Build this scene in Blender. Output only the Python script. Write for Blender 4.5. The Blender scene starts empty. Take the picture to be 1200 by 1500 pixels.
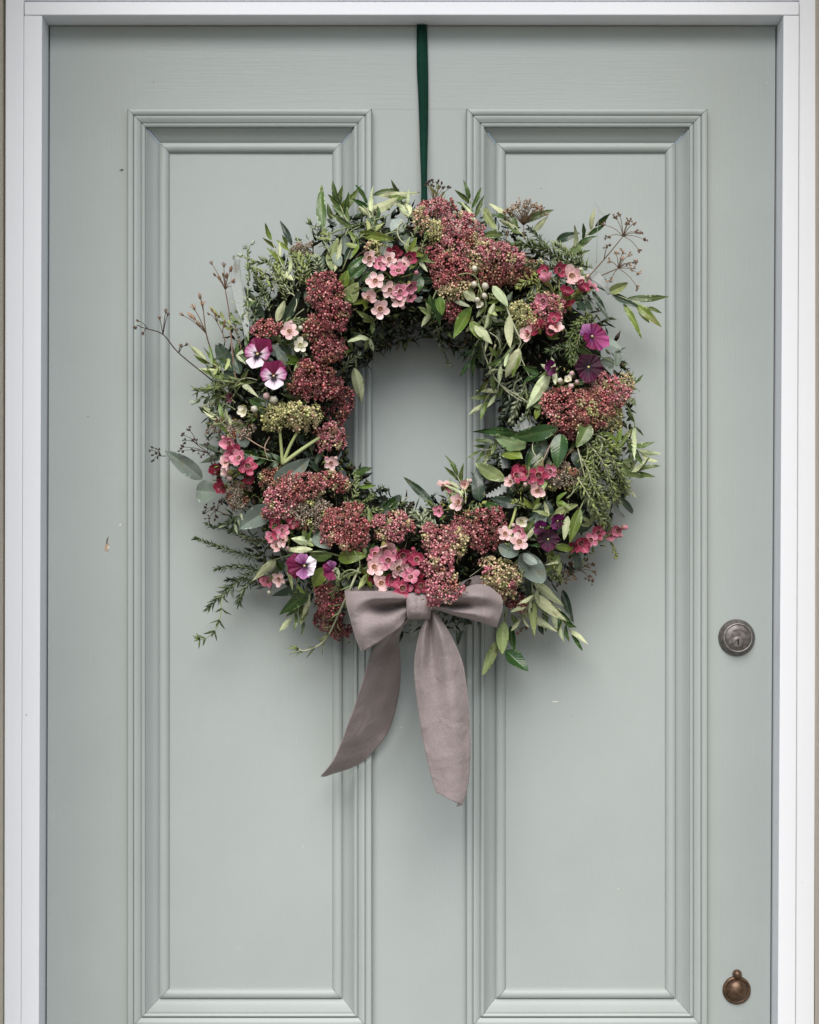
import bpy, math, random
import numpy as np
from mathutils import Vector, Matrix

random.seed(11)
rng = np.random.default_rng(11)
SC = bpy.context.scene
COL = SC.collection

# ------------------------------------------------------------------ camera, sky, sun, exposure
S = 0.0008          # metres per photo pixel on the door face
D = 2.0             # camera to door face
ZC = 1.45           # camera height
CX, CY = 600.0, 900.0

cam_d = bpy.data.cameras.new("camera")
cam = bpy.data.objects.new("camera", cam_d)
COL.objects.link(cam)
cam.location = (0, -D, ZC)
cam.rotation_euler = (math.radians(90), 0, 0)
cam_d.sensor_fit = 'VERTICAL'
cam_d.sensor_height = 36.0
cam_d.lens = 36.0 * D / (1500 * S)
cam_d.shift_y = (CY - 750) / 1500.0
cam_d.clip_end = 200
cam_d.clip_start = 0.01
SC.camera = cam

world = bpy.data.worlds.new("World")
SC.world = world
world.use_nodes = True
wn = world.node_tree
wn.nodes.clear()
wo = wn.nodes.new("ShaderNodeOutputWorld")
bg = wn.nodes.new("ShaderNodeBackground")
sky = wn.nodes.new("ShaderNodeTexSky")
sky.sky_type = 'NISHITA'
sky.sun_disc = False
SUN_EL, SUN_AZ = 43.0, -5.0      # azimuth: degrees left (negative) of straight behind the camera
sky.sun_elevation = math.radians(SUN_EL)
sky.sun_rotation = math.radians(180 - SUN_AZ)
sky.air_density = 1.0
sky.dust_density = 1.2
sky.ozone_density = 1.0
bg.inputs[1].default_value = 0.055
wn.links.new(sky.outputs[0], bg.inputs[0])
wn.links.new(bg.outputs[0], wo.inputs[0])

sun_d = bpy.data.lights.new("sun", 'SUN')
sun_d.energy = 1.5
sun_d.angle = math.radians(46)
sun_d.color = (1.0, 0.965, 0.92)
sun = bpy.data.objects.new("sun", sun_d)
COL.objects.link(sun)
el, az = math.radians(SUN_EL), math.radians(SUN_AZ)
to_sun = Vector((math.sin(az) * math.cos(el), -math.cos(az) * math.cos(el), math.sin(el)))
sun.rotation_euler = (-to_sun).to_track_quat('-Z', 'Y').to_euler()
sun.location = to_sun * 5 + Vector((0, 0, ZC))

SC.view_settings.view_transform = 'Standard'
SC.view_settings.look = 'None'
SC.view_settings.gamma = 1.0
SC.view_settings.exposure = 1.33
SC.render.engine = 'CYCLES'
SC.cycles.use_denoising = True
SC.cycles.max_bounces = 6

# ------------------------------------------------------------------ helpers
def P(px, py, d=0.0):
    """photo pixel + distance in front of the door face -> point in the place"""
    k = S * (D - d) / D
    return np.array([(px - CX) * k, -d, ZC + (CY - py) * k])

def lin(r, g, b):
    def f(c):
        c /= 255.0
        return c / 12.92 if c <= 0.04045 else ((c + 0.055) / 1.055) ** 2.4
    return (f(r), f(g), f(b))

def tagt(o, label, cat, group=None):
    o["label"] = label
    o["category"] = cat
    if group:
        o["group"] = group
    return o

def empty(name, loc, parent=None):
    o = bpy.data.objects.new(name, None)
    o.empty_display_size = 0.02
    COL.objects.link(o)
    if parent is not None:
        o.parent = parent
        o.matrix_parent_inverse = Matrix.Translation(parent_world(parent)).inverted()
    o.location = Vector([float(v) for v in loc])
    return o

PW = {}
def parent_world(o):
    return PW.get(o.name, Vector((0, 0, 0)))

def mk_thing(name, loc, label, cat, group=None):
    o = empty(name, loc)
    PW[o.name] = Vector([float(v) for v in loc])
    return tagt(o, label, cat, group)

def link(name, me, parent=None, matrix=None):
    """links a mesh object whose data (or matrix) is in world coordinates; part meshes sit at the world origin"""
    o = bpy.data.objects.new(name, me)
    COL.objects.link(o)
    if parent is not None:
        o.parent = parent
        if parent.parent is None:
            o.matrix_parent_inverse = Matrix.Translation(parent_world(parent)).inverted()
    if matrix is not None:
        o.matrix_basis = matrix
    return o

class MB:
    """collects vertices, faces and vertex colours into ONE mesh"""
    def __init__(self):
        self.v, self.f, self.c, self.m = [], [], [], []
        self.n = 0
    def add(self, verts, faces, cols=(0.5, 0.5, 0.5), mat=0):
        verts = np.asarray(verts, float).reshape(-1, 3)
        cols = np.asarray(cols, float)
        if cols.ndim == 1:
            cols = np.repeat(cols[None, :3], len(verts), 0)
        self.v.append(verts)
        self.c.append(cols[:, :3])
        n = self.n
        self.f.extend([tuple(i + n for i in f) for f in faces])
        self.m.extend([mat] * len(faces))
        self.n += len(verts)
    def mesh(self, name, mats, smooth=True):
        me = bpy.data.meshes.new(name)
        V = np.concatenate(self.v) if self.v else np.zeros((0, 3))
        C = np.concatenate(self.c) if self.c else np.zeros((0, 3))
        me.from_pydata(V.tolist(), [], self.f)
        if not isinstance(mats, (list, tuple)):
            mats = [mats]
        for m in mats:
            me.materials.append(m)
        if len(mats) > 1:
            me.polygons.foreach_set("material_index", np.array(self.m, dtype=np.int32))
        at = me.color_attributes.new("Col", 'FLOAT_COLOR', 'POINT')
        at.data.foreach_set("color", np.concatenate([C, np.ones((len(C), 1))], 1).astype(np.float32).ravel())
        if smooth:
            me.polygons.foreach_set("use_smooth", np.ones(len(me.polygons), dtype=bool))
        me.update()
        return me
    def tube(self, pts, r0, r1=None, sides=5, col=(0.2, 0.2, 0.1), mat=0):
        pts = np.asarray(pts, float)
        r1 = r0 if r1 is None else r1
        n = len(pts)
        tan = np.gradient(pts, axis=0)
        tan /= np.linalg.norm(tan, axis=1)[:, None] + 1e-12
        ref = np.array([0.13, -0.9, 0.4])
        vs = []
        for i in range(n):
            a = np.cross(tan[i], ref); a /= np.linalg.norm(a) + 1e-9
            b = np.cross(tan[i], a)
            r = r0 + (r1 - r0) * i / max(1, n - 1)
            for k in range(sides):
                t = 2 * math.pi * k / sides
                vs.append(pts[i] + r * (math.cos(t) * a + math.sin(t) * b))
        fs = []
        for i in range(n - 1):
            for k in range(sides):
                k2 = (k + 1) % sides
                fs.append((i * sides + k, i * sides + k2, (i + 1) * sides + k2, (i + 1) * sides + k))
        fs.append(tuple(range(sides))[::-1])
        fs.append(tuple((n - 1) * sides + k for k in range(sides)))
        self.add(vs, fs, col, mat)

def catmull(pts, n):
    """smooth curve through pts (k,3) sampled at n points"""
    pts = np.asarray(pts, float)
    k = len(pts)
    if k == 2:
        t = np.linspace(0, 1, n)[:, None]
        return pts[0] * (1 - t) + pts[1] * t
    ext = np.vstack([2 * pts[0] - pts[1], pts, 2 * pts[-1] - pts[-2]])
    out = []
    for u in np.linspace(0, k - 1, n):
        i = min(int(u), k - 2); t = u - i
        p0, p1, p2, p3 = ext[i:i + 4]
        out.append(0.5 * (2 * p1 + (p2 - p0) * t + (2 * p0 - 5 * p1 + 4 * p2 - p3) * t * t + (3 * p1 - p0 - 3 * p2 + p3) * t ** 3))
    return np.array(out)

def basis(direction, facing):
    y = direction / (np.linalg.norm(direction) + 1e-12)
    z = facing - y * np.dot(facing, y)
    z /= np.linalg.norm(z) + 1e-12
    x = np.cross(y, z)
    return x, y, z

def mat4(o, x, y, z):
    return Matrix(((x[0], y[0], z[0], o[0]), (x[1], y[1], z[1], o[1]), (x[2], y[2], z[2], o[2]), (0, 0, 0, 1)))

# ------------------------------------------------------------------ materials
def new_mat(name):
    m = bpy.data.materials.new(name)
    m.use_nodes = True
    nt = m.node_tree
    b = nt.nodes["Principled BSDF"]
    return m, nt, b

def N(nt, kind, **kw):
    n = nt.nodes.new(kind)
    for k, v in kw.items():
        setattr(n, k, v)
    return n

def paint_mat(name, col, rough, stretch, var=0.12, bump=0.22, dirt=(0.25, 0.22, 0.17), dirt_amt=0.25):
    m, nt, b = new_mat(name)
    tc = N(nt, "ShaderNodeTexCoord")
    geo = N(nt, "ShaderNodeNewGeometry")
    mp = N(nt, "ShaderNodeMapping"); mp.inputs["Scale"].default_value = stretch
    nt.links.new(geo.outputs["Position"], mp.inputs[0])
    n1 = N(nt, "ShaderNodeTexNoise"); n1.inputs["Scale"].default_value = 1.0; n1.inputs["Detail"].default_value = 5
    nt.links.new(mp.outputs[0], n1.inputs[0])
    n2 = N(nt, "ShaderNodeTexNoise"); n2.inputs["Scale"].default_value = 4.0; n2.inputs["Detail"].default_value = 9; n2.inputs["Roughness"].default_value = 0.62
    nt.links.new(geo.outputs["Position"], n2.inputs[0])
    n3 = N(nt, "ShaderNodeTexNoise"); n3.inputs["Scale"].default_value = 900.0; n3.inputs["Detail"].default_value = 2
    nt.links.new(geo.outputs["Position"], n3.inputs[0])
    mx = N(nt, "ShaderNodeMix", data_type='RGBA')
    mx.inputs[6].default_value = (*[c * (1 - var) for c in col], 1)
    mx.inputs[7].default_value = (*[min(1, c * (1 + var)) for c in col], 1)
    nt.links.new(n2.outputs[0], mx.inputs[0])
    # faint specks of dirt
    n4 = N(nt, "ShaderNodeTexVoronoi"); n4.inputs["Scale"].default_value = 34.0
    nt.links.new(geo.outputs["Position"], n4.inputs[0])
    n5 = N(nt, "ShaderNodeTexNoise"); n5.inputs["Scale"].default_value = 11.0
    nt.links.new(geo.outputs["Position"], n5.inputs[0])
    r4 = N(nt, "ShaderNodeMapRange"); r4.inputs[1].default_value = 0.035; r4.inputs[2].default_value = 0.06
    r4.inputs[3].default_value = 1.0; r4.inputs[4].default_value = 0.0
    nt.links.new(n4.outputs["Distance"], r4.inputs[0])
    r5 = N(nt, "ShaderNodeMapRange"); r5.inputs[1].default_value = 0.60; r5.inputs[2].default_value = 0.66
    r5.inputs[3].default_value = 0.0; r5.inputs[4].default_value = dirt_amt
    nt.links.new(n5.outputs[0], r5.inputs[0])
    mu = N(nt, "ShaderNodeMath", operation='MULTIPLY')
    nt.links.new(r4.outputs[0], mu.inputs[0]); nt.links.new(r5.outputs[0], mu.inputs[1])
    mx2 = N(nt, "ShaderNodeMix", data_type='RGBA')
    nt.links.new(mu.outputs[0], mx2.inputs[0]); nt.links.new(mx.outputs[2], mx2.inputs[6])
    mx2.inputs[7].default_value = (*dirt, 1)
    nt.links.new(mx2.outputs[2], b.inputs["Base Color"])
    ad = N(nt, "ShaderNodeMath", operation='MULTIPLY_ADD')
    ad.inputs[1].default_value = 0.35
    nt.links.new(n3.outputs[0], ad.inputs[0]); nt.links.new(n1.outputs[0], ad.inputs[2])
    bp = N(nt, "ShaderNodeBump"); bp.inputs["Strength"].default_value = bump; bp.inputs["Distance"].default_value = 0.0012
    nt.links.new(ad.outputs[0], bp.inputs["Height"])
    nt.links.new(bp.outputs[0], b.inputs["Normal"])
    rr = N(nt, "ShaderNodeMapRange"); rr.inputs[3].default_value = rough - 0.08; rr.inputs[4].default_value = rough + 0.1
    nt.links.new(n2.outputs[0], rr.inputs[0]); nt.links.new(rr.outputs[0], b.inputs["Roughness"])
    b.inputs["Specular IOR Level"].default_value = 0.35
    return m

SAGE = (0.352, 0.388, 0.374)
M_doorV = paint_mat("sage_paint_vertical_brush", SAGE, 0.5, (420, 420, 14))
M_doorH = paint_mat("sage_paint_horizontal_brush", SAGE, 0.5, (14, 420, 420))
M_mould = paint_mat("sage_paint_moulding", SAGE, 0.42, (120, 120, 120), bump=0.05)
M_frame = paint_mat("white_frame_paint", (0.84, 0.86, 0.90), 0.45, (300, 300, 9), var=0.02, bump=0.10, dirt_amt=0.4)
M_wall = paint_mat("beige_render", (0.58, 0.52, 0.42), 0.9, (60, 60, 60), var=0.12, bump=0.5)
M_pave = paint_mat("grey_paving", (0.20, 0.19, 0.175), 0.9, (20, 20, 20), var=0.15, bump=0.3)

def plain(name, col, rough=0.5, metal=0.0):
    m, nt, b = new_mat(name)
    b.inputs["Base Color"].default_value = (*col, 1)
    b.inputs["Roughness"].default_value = rough
    b.inputs["Metallic"].default_value = metal
    return m

M_dark = plain("dark_gap", (0.012, 0.012, 0.011), 0.9)

def metal_mat(name, c1, c2, rough, scale=220, metal=0.85):
    m, nt, b = new_mat(name)
    g = N(nt, "ShaderNodeNewGeometry")
    n = N(nt, "ShaderNodeTexNoise"); n.inputs["Scale"].default_value = scale; n.inputs["Detail"].default_value = 6
    nt.links.new(g.outputs["Position"], n.inputs[0])
    r = N(nt, "ShaderNodeValToRGB")
    r.color_ramp.elements[0].position = 0.35; r.color_ramp.elements[0].color = (*c1, 1)
    r.color_ramp.elements[1].position = 0.68; r.color_ramp.elements[1].color = (*c2, 1)
    nt.links.new(n.outputs[0], r.inputs[0]); nt.links.new(r.outputs[0], b.inputs["Base Color"])
    b.inputs["Metallic"].default_value = metal
    rr = N(nt, "ShaderNodeMapRange"); rr.inputs[3].default_value = rough - 0.1; rr.inputs[4].default_value = rough + 0.15
    nt.links.new(n.outputs[0], rr.inputs[0]); nt.links.new(rr.outputs[0], b.inputs["Roughness"])
    bp = N(nt, "ShaderNodeBump"); bp.inputs["Strength"].default_value = 0.15; bp.inputs["Distance"].default_value = 0.0006
    nt.links.new(n.outputs[0], bp.inputs["Height"]); nt.links.new(bp.outputs[0], b.inputs["Normal"])
    return m

M_steel = metal_mat("tarnished_nickel", (0.11, 0.098, 0.094), (0.22, 0.20, 0.19), 0.46, metal=0.6)
M_steel_rim = metal_mat("worn_bright_nickel", (0.26, 0.24, 0.23), (0.42, 0.39, 0.37), 0.38, metal=0.7)
M_bronze = metal_mat("aged_bronze", (0.075, 0.044, 0.028), (0.16, 0.095, 0.056), 0.34, metal=0.55)

def vcol_mat(name, rough=0.55, spec=0.3, randv=0.0, transl=0.0, bump=0.0):
    m, nt, b = new_mat(name)
    a = N(nt, "ShaderNodeAttribute"); a.attribute_name = "Col"
    src = a.outputs["Color"]
    if randv > 0:
        oi = N(nt, "ShaderNodeObjectInfo")
        r = N(nt, "ShaderNodeMapRange"); r.inputs[3].default_value = 1 - randv; r.inputs[4].default_value = 1 + randv
        nt.links.new(oi.outputs["Random"], r.inputs[0])
        h = N(nt, "ShaderNodeHueSaturation")
        nt.links.new(r.outputs[0], h.inputs["Value"]); nt.links.new(src, h.inputs["Color"])
        src = h.outputs[0]
    nt.links.new(src, b.inputs["Base Color"])
    b.inputs["Roughness"].default_value = rough
    b.inputs["Specular IOR Level"].default_value = spec
    if transl > 0:
        t = N(nt, "ShaderNodeBsdfTranslucent"); nt.links.new(src, t.inputs[0])
        ms = N(nt, "ShaderNodeMixShader"); ms.inputs[0].default_value = transl
        nt.links.new(b.outputs[0], ms.inputs[1]); nt.links.new(t.outputs[0], ms.inputs[2])
        nt.links.new(ms.outputs[0], nt.nodes["Material Output"].inputs[0])
    return m

M_sedum = vcol_mat("sedum_buds", 0.42, 0.4)
M_petal = vcol_mat("waxflower_petal", 0.38, 0.4, 0.10, 0.12)
M_pansy = vcol_mat("pansy_petal", 0.55, 0.25, 0.0, 0.15)
M_stem = vcol_mat("stems", 0.6, 0.25)
M_needle = vcol_mat("needles", 0.5, 0.35)
M_seed = vcol_mat("dry_seeds", 0.8, 0.15)
M_fill = vcol_mat("filler_foliage", 0.5, 0.3)

def leaf_mat(name, col, rib, rough, spec, randv=0.22, hue=0.02):
    """blade colour, paler midrib from the mesh attribute, fine vein relief"""
    m, nt, b = new_mat(name)
    a = N(nt, "ShaderNodeAttribute"); a.attribute_name = "Col"
    sp = N(nt, "ShaderNodeSeparateColor"); nt.links.new(a.outputs["Color"], sp.inputs[0])
    mx = N(nt, "ShaderNodeMix", data_type='RGBA')
    mx.inputs[6].default_value = (*col, 1); mx.inputs[7].default_value = (*rib, 1)
    nt.links.new(sp.outputs[0], mx.inputs[0])
    g = N(nt, "ShaderNodeNewGeometry")
    n = N(nt, "ShaderNodeTexNoise"); n.inputs["Scale"].default_value = 260; n.inputs["Detail"].default_value = 4
    nt.links.new(g.outputs["Position"], n.inputs[0])
    oi = N(nt, "ShaderNodeObjectInfo")
    r = N(nt, "ShaderNodeMapRange"); r.inputs[3].default_value = 1 - randv; r.inputs[4].default_value = 1 + randv
    nt.links.new(oi.outputs["Random"], r.inputs[0])
    r2 = N(nt, "ShaderNodeMapRange"); r2.inputs[3].default_value = 0.8; r2.inputs[4].default_value = 1.2
    nt.links.new(n.outputs[0], r2.inputs[0])
    mu = N(nt, "ShaderNodeMath", operation='MULTIPLY'); nt.links.new(r.outputs[0], mu.inputs[0]); nt.links.new(r2.outputs[0], mu.inputs[1])
    rh = N(nt, "ShaderNodeMapRange"); rh.inputs[3].default_value = 0.5 - hue; rh.inputs[4].default_value = 0.5 + hue
    ml = N(nt, "ShaderNodeMath", operation='FRACT')
    m7 = N(nt, "ShaderNodeMath", operation='MULTIPLY'); m7.inputs[1].default_value = 7.3
    nt.links.new(oi.outputs["Random"], m7.inputs[0]); nt.links.new(m7.outputs[0], ml.inputs[0]); nt.links.new(ml.outputs[0], rh.inputs[0])
    h = N(nt, "ShaderNodeHueSaturation")
    nt.links.new(mu.outputs[0], h.inputs["Value"]); nt.links.new(rh.outputs[0], h.inputs["Hue"]); nt.links.new(mx.outputs[2], h.inputs["Color"])
    nt.links.new(h.outputs[0], b.inputs["Base Color"])
    b.inputs["Roughness"].default_value = rough
    b.inputs["Specular IOR Level"].default_value = spec
    # side veins: slanting ripples from the along/across attribute
    vm = N(nt, "ShaderNodeMath", operation='MULTIPLY_ADD'); vm.inputs[1].default_value = 62.0
    ve = N(nt, "ShaderNodeMath", operation='MULTIPLY'); ve.inputs[1].default_value = -14.0
    nt.links.new(sp.outputs[2], ve.inputs[0]); nt.links.new(sp.outputs[1], vm.inputs[0]); nt.links.new(ve.outputs[0], vm.inputs[2])
    vs_ = N(nt, "ShaderNodeMath", operation='SINE'); nt.links.new(vm.outputs[0], vs_.inputs[0])
    va = N(nt, "ShaderNodeMath", operation='MULTIPLY_ADD'); va.inputs[1].default_value = 0.16
    nt.links.new(vs_.outputs[0], va.inputs[0]); nt.links.new(n.outputs[0], va.inputs[2])
    bp = N(nt, "ShaderNodeBump"); bp.inputs["Strength"].default_value = 0.3; bp.inputs["Distance"].default_value = 0.0009
    nt.links.new(va.outputs[0], bp.inputs["Height"]); nt.links.new(bp.outputs[0], b.inputs["Normal"])
    # browned patches
    n9 = N(nt, "ShaderNodeTexNoise"); n9.inputs["Scale"].default_value = 75; n9.inputs["Detail"].default_value = 5
    nt.links.new(g.outputs["Position"], n9.inputs[0])
    r9 = N(nt, "ShaderNodeMapRange"); r9.inputs[1].default_value = 0.60; r9.inputs[2].default_value = 0.70; r9.inputs[4].default_value = 0.45
    nt.links.new(n9.outputs[0], r9.inputs[0])
    m9 = N(nt, "ShaderNodeMix", data_type='RGBA')
    nt.links.new(r9.outputs[0], m9.inputs[0]); nt.links.new(h.outputs[0], m9.inputs[6]); m9.inputs[7].default_value = (0.16, 0.12, 0.045, 1)
    nt.links.new(m9.outputs[2], b.inputs["Base Color"])
    return m

LM = {
 'olive':  (leaf_mat("olive_leaf_top", (0.065, 0.105, 0.024), (0.16, 0.21, 0.07), 0.38, 0.5), leaf_mat("olive_leaf_underside", (0.40, 0.44, 0.29), (0.50, 0.52, 0.36), 0.65, 0.25)),
 'pale':   (leaf_mat("pale_leaf_top", (0.20, 0.25, 0.10), (0.31, 0.35, 0.17), 0.5, 0.35), leaf_mat("pale_leaf_underside", (0.48, 0.53, 0.31), (0.58, 0.61, 0.40), 0.65, 0.25)),
 'bright': (leaf_mat("bright_leaf_top", (0.11, 0.17, 0.025), (0.21, 0.27, 0.07), 0.32, 0.5), leaf_mat("bright_leaf_underside", (0.33, 0.40, 0.16), (0.42, 0.48, 0.22), 0.55, 0.3)),
 'dark':   (leaf_mat("dark_leaf_top", (0.022, 0.042, 0.024), (0.05, 0.08, 0.04), 0.36, 0.5), leaf_mat("dark_leaf_underside", (0.11, 0.15, 0.10), (0.16, 0.20, 0.13), 0.6, 0.25)),
 'glossy': (leaf_mat("glossy_leaf_top", (0.028, 0.066, 0.015), (0.075, 0.135, 0.036), 0.26, 0.5), leaf_mat("glossy_leaf_underside", (0.17, 0.23, 0.10), (0.25, 0.30, 0.15), 0.45, 0.35)),
 'eucalyptus': (leaf_mat("eucalyptus_leaf_top", (0.145, 0.18, 0.15), (0.22, 0.26, 0.21), 0.6, 0.25, hue=0.01), leaf_mat("eucalyptus_leaf_underside", (0.28, 0.33, 0.29), (0.36, 0.41, 0.36), 0.65, 0.2, hue=0.01)),
 'silver': (leaf_mat("silver_felt_leaf_top", (0.29, 0.31, 0.295), (0.40, 0.415, 0.40), 0.85, 0.15, 0.1, 0.005), leaf_mat("silver_felt_leaf_underside", (0.62, 0.64, 0.63), (0.7, 0.7, 0.7), 0.85, 0.15, 0.1, 0.005)),
}

def velvet(name, col, sheen, rough=0.85, scale=900):
    m, nt, b = new_mat(name)
    g = N(nt, "ShaderNodeNewGeometry")
    n = N(nt, "ShaderNodeTexNoise"); n.inputs["Scale"].default_value = scale; n.inputs["Detail"].default_value = 3
    n2 = N(nt, "ShaderNodeTexNoise"); n2.inputs["Scale"].default_value = 24; n2.inputs["Detail"].default_value = 3
    nt.links.new(g.outputs["Position"], n.inputs[0]); nt.links.new(g.outputs["Position"], n2.inputs[0])
    mu = N(nt, "ShaderNodeMath", operation='MULTIPLY'); nt.links.new(n.outputs[0], mu.inputs[0]); nt.links.new(n2.outputs[0], mu.inputs[1])
    mx = N(nt, "ShaderNodeMix", data_type='RGBA')
    mx.inputs[6].default_value = (*[c * 0.78 for c in col], 1); mx.inputs[7].default_value = (*[c * 1.4 for c in col], 1)
    r = N(nt, "ShaderNodeMapRange"); r.inputs[1].default_value = 0.1; r.inputs[2].default_value = 0.45
    nt.links.new(mu.outputs[0], r.inputs[0]); nt.links.new(r.outputs[0], mx.inputs[0])
    nt.links.new(mx.outputs[2], b.inputs["Base Color"])
    b.inputs["Roughness"].default_value = rough
    b.inputs["Specular IOR Level"].default_value = 0.1
    b.inputs["Sheen Weight"].default_value = sheen
    b.inputs["Sheen Roughness"].default_value = 0.45
    b.inputs["Sheen Tint"].default_value = (*[min(1, c * 4.2) for c in col], 1)
    n8 = N(nt, "ShaderNodeTexNoise"); n8.inputs["Scale"].default_value = 38; n8.inputs["Detail"].default_value = 2; n8.inputs["Distortion"].default_value = 0.8
    nt.links.new(g.outputs["Position"], n8.inputs[0])
    b8 = N(nt, "ShaderNodeBump"); b8.inputs["Strength"].default_value = 0.55; b8.inputs["Distance"].default_value = 0.006
    nt.links.new(n8.outputs[0], b8.inputs["Height"])
    bp = N(nt, "ShaderNodeBump"); bp.inputs["Strength"].default_value = 0.35; bp.inputs["Distance"].default_value = 0.0006
    nt.links.new(n.outputs[0], bp.inputs["Height"]); nt.links.new(b8.outputs[0], bp.inputs["Normal"]); nt.links.new(bp.outputs[0], b.inputs["Normal"])
    return m

M_bow = velvet("taupe_velvet", (0.245, 0.205, 0.20), 0.35)
M_green = velvet("green_velvet", (0.006, 0.032, 0.022), 0.25)

# ------------------------------------------------------------------ setting: ground and plain walls, added to shape the light on the door
def hexa(mb, A, B, back):
    """A: 4 front corners (world), B: back depth y -> closed box with the same outline"""
    A = np.asarray(A, float)
    Bk = A.copy(); Bk[:, 1] = back
    v = np.vstack([A, Bk])
    mb.add(v, [(0, 1, 2, 3), (7, 6, 5, 4), (0, 4, 5, 1), (1, 5, 6, 2), (2, 6, 7, 3), (3, 7, 4, 0)])

def bevelled(o, w, seg=2):
    b = o.modifiers.new("bevel", 'BEVEL')
    b.width = w; b.segments = seg; b.limit_method = 'ANGLE'; b.angle_limit = math.radians(40)
    return o

def boxw(name, x0, x1, y0, y1, z0, z1, mat, parent=None, bev=0.0):
    mb = MB()
    hexa(mb, [(x0, y0, z1), (x0, y0, z0), (x1, y0, z0), (x1, y0, z1)], None, y1)
    o = link(name, mb.mesh(name, mat, smooth=False), parent)
    if bev:
        bevelled(o, bev)
    return o

g = boxw("ground", -30, 30, -60, 6, -0.3, 0.0, M_pave)  # unseen ground plane, added for the light it bounces upward
g["kind"] = "structure"
XL = float(P(5.5, 0, 0.03)[0]); XR = float(P(1194.5, 0, 0.03)[0])
ZS = float(P(0, -470, 0.03)[2])
REC = -0.44  # only wall slivers show; this depth is added to darken the door edges
o = boxw("deepened_side_wall", -2.2, XL, REC, 0.16, 0.004, 3.0, M_wall)
tagt(o, "beige rendered wall along the left edge of the white door frame, deepened to shade the door", "wall")
o = boxw("deepened_side_wall", XR, 2.2, REC, 0.16, 0.004, 3.0, M_wall)
tagt(o, "beige rendered wall along the right edge of the white door frame, deepened to shade the door", "wall")
o = boxw("added_lintel_wall", XL + 0.001, XR - 0.001, REC + 0.004, 0.156, ZS, 2.99, M_wall)  # out of view, added to shade the top of the door
tagt(o, "unseen beige wall added above the white door frame to shade the door", "wall")

# ------------------------------------------------------------------ door frame
def quadpx(p, d):
    return [P(x, y, d) for x, y in p]

def lerp_x(xt, xb, y):      # edge through (xt, y=0) and (xb, y=1500)
    return xt + (xb - xt) * y / 1500.0

fr = mk_thing("door_frame", (0, -0.02, 0.0), "white painted wooden frame around the sage green door", "door frame")
YB = 2700
def strip(name, xa, xb, ya, yb, df, back, mat, bev=0.0012):
    """upright piece between two leaning edges xa, xb = (x at y0, x at y1500)"""
    mb = MB()
    hexa(mb, quadpx([(lerp_x(*xa, ya), ya), (lerp_x(*xa, yb), yb), (lerp_x(*xb, yb), yb), (lerp_x(*xb, ya), ya)], df), None, back)
    return bevelled(link(name, mb.mesh(name, mat, smooth=False), fr), bev)

DF = 0.034
strip("jamb", (35.2, 31.0), (62.0, 57.0), 22.8, YB, DF, 0.06, M_frame, 0.0008)
strip("jamb", (1148.0, 1139.6), (1171.0, 1165.2), 22.8, YB, DF, 0.06, M_frame, 0.0008)
mb = MB(); hexa(mb, quadpx([(35.6, 2.4), (35.6, 22.0), (1170.8, 22.0), (1170.8, 2.4)], DF), None, 0.06)
bevelled(link("head", mb.mesh("head", M_frame, False), fr), 0.0012)
strip("architrave", (8.0, 6.0), (34.95, 30.75), -60, YB, DF - 0.001, 0.05, M_frame)
strip("architrave", (1171.3, 1165.5), (1197.5, 1193.0), -60, YB, DF - 0.005, 0.05, M_frame)
mb = MB(); hexa(mb, quadpx([(35.4, -60), (35.4, 0.6), (1171.2, 0.6), (1171.2, -60)], DF - 0.008), None, 0.05)
bevelled(link("architrave", mb.mesh("architrave", M_frame, False), fr), 0.0012)
# rebate behind the door's edge, seen as the dark gap round it
mb = MB()
hexa(mb, quadpx([(20, 10), (20, YB), (90, YB), (90, 10)], -0.02), None, 0.055)
hexa(mb, quadpx([(1112, 10), (1112, YB), (1180, YB), (1112 + 68, 10)], -0.02), None, 0.055)
hexa(mb, quadpx([(91, 10), (91, 62), (1111, 62), (1111, 10)], -0.02), None, 0.055)
link("rebate", mb.mesh("rebate", M_dark, False), fr)

# ------------------------------------------------------------------ door
door = mk_thing("door", (0, 0.02, 0.02), "sage green painted door with two tall moulded panels", "door")
YD0, YD1 = 38.5, 2655
PAN = [(247.5, 486.5), (741.5, 975.5)]      # inner panel edges, x
PY0, PY1 = 222.0, 1449.0
MW = 59.0
def slab(name, pts, mat, back=0.018):
    mb = MB(); hexa(mb, quadpx(pts, 0.0), None, back)
    return link(name, mb.mesh(name, mat, False), door)
dl = lambda y: 600 + (lerp_x(62.0, 57.0, y) - 600) * (D - DF) / D + 2.4
dr = lambda y: 600 + (lerp_x(1148.0, 1139.6, y) - 600) * (D - DF) / D - 2.4
o1, o2, o3, o4 = 214.0, 513.0, 715.0, 1003.0      # edges of stiles and muntin, hidden under the mouldings
RY0, RY1 = 159.8, 1514.0
slab("stile", [(dl(YD0), YD0), (dl(YD1), YD1), (o1, YD1), (o1, YD0)], M_doorV)
slab("stile", [(o4, YD0), (o4, YD1), (dr(YD1), YD1), (dr(YD0), YD0)], M_doorV)
slab("rail", [(o1, YD0), (o1, RY0), (o4, RY0), (o4, YD0)], M_doorH)
slab("muntin", [(o2, RY0 + 0.16), (o2, RY1), (o3, RY1), (o3, RY0 + 0.16)], M_doorV)
slab("rail", [(o1, RY1 + 0.35), (o1, 1760), (o4, 1760), (o4, RY1 + 0.35)], M_doorH)
slab("rail", [(o1, 2420), (o1, YD1), (o4, YD1), (o4, 2420)], M_doorH)
slab("muntin", [(o2, 1760.4), (o2, 2419.6), (o3, 2419.6), (o3, 1760.4)], M_doorV)

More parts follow.
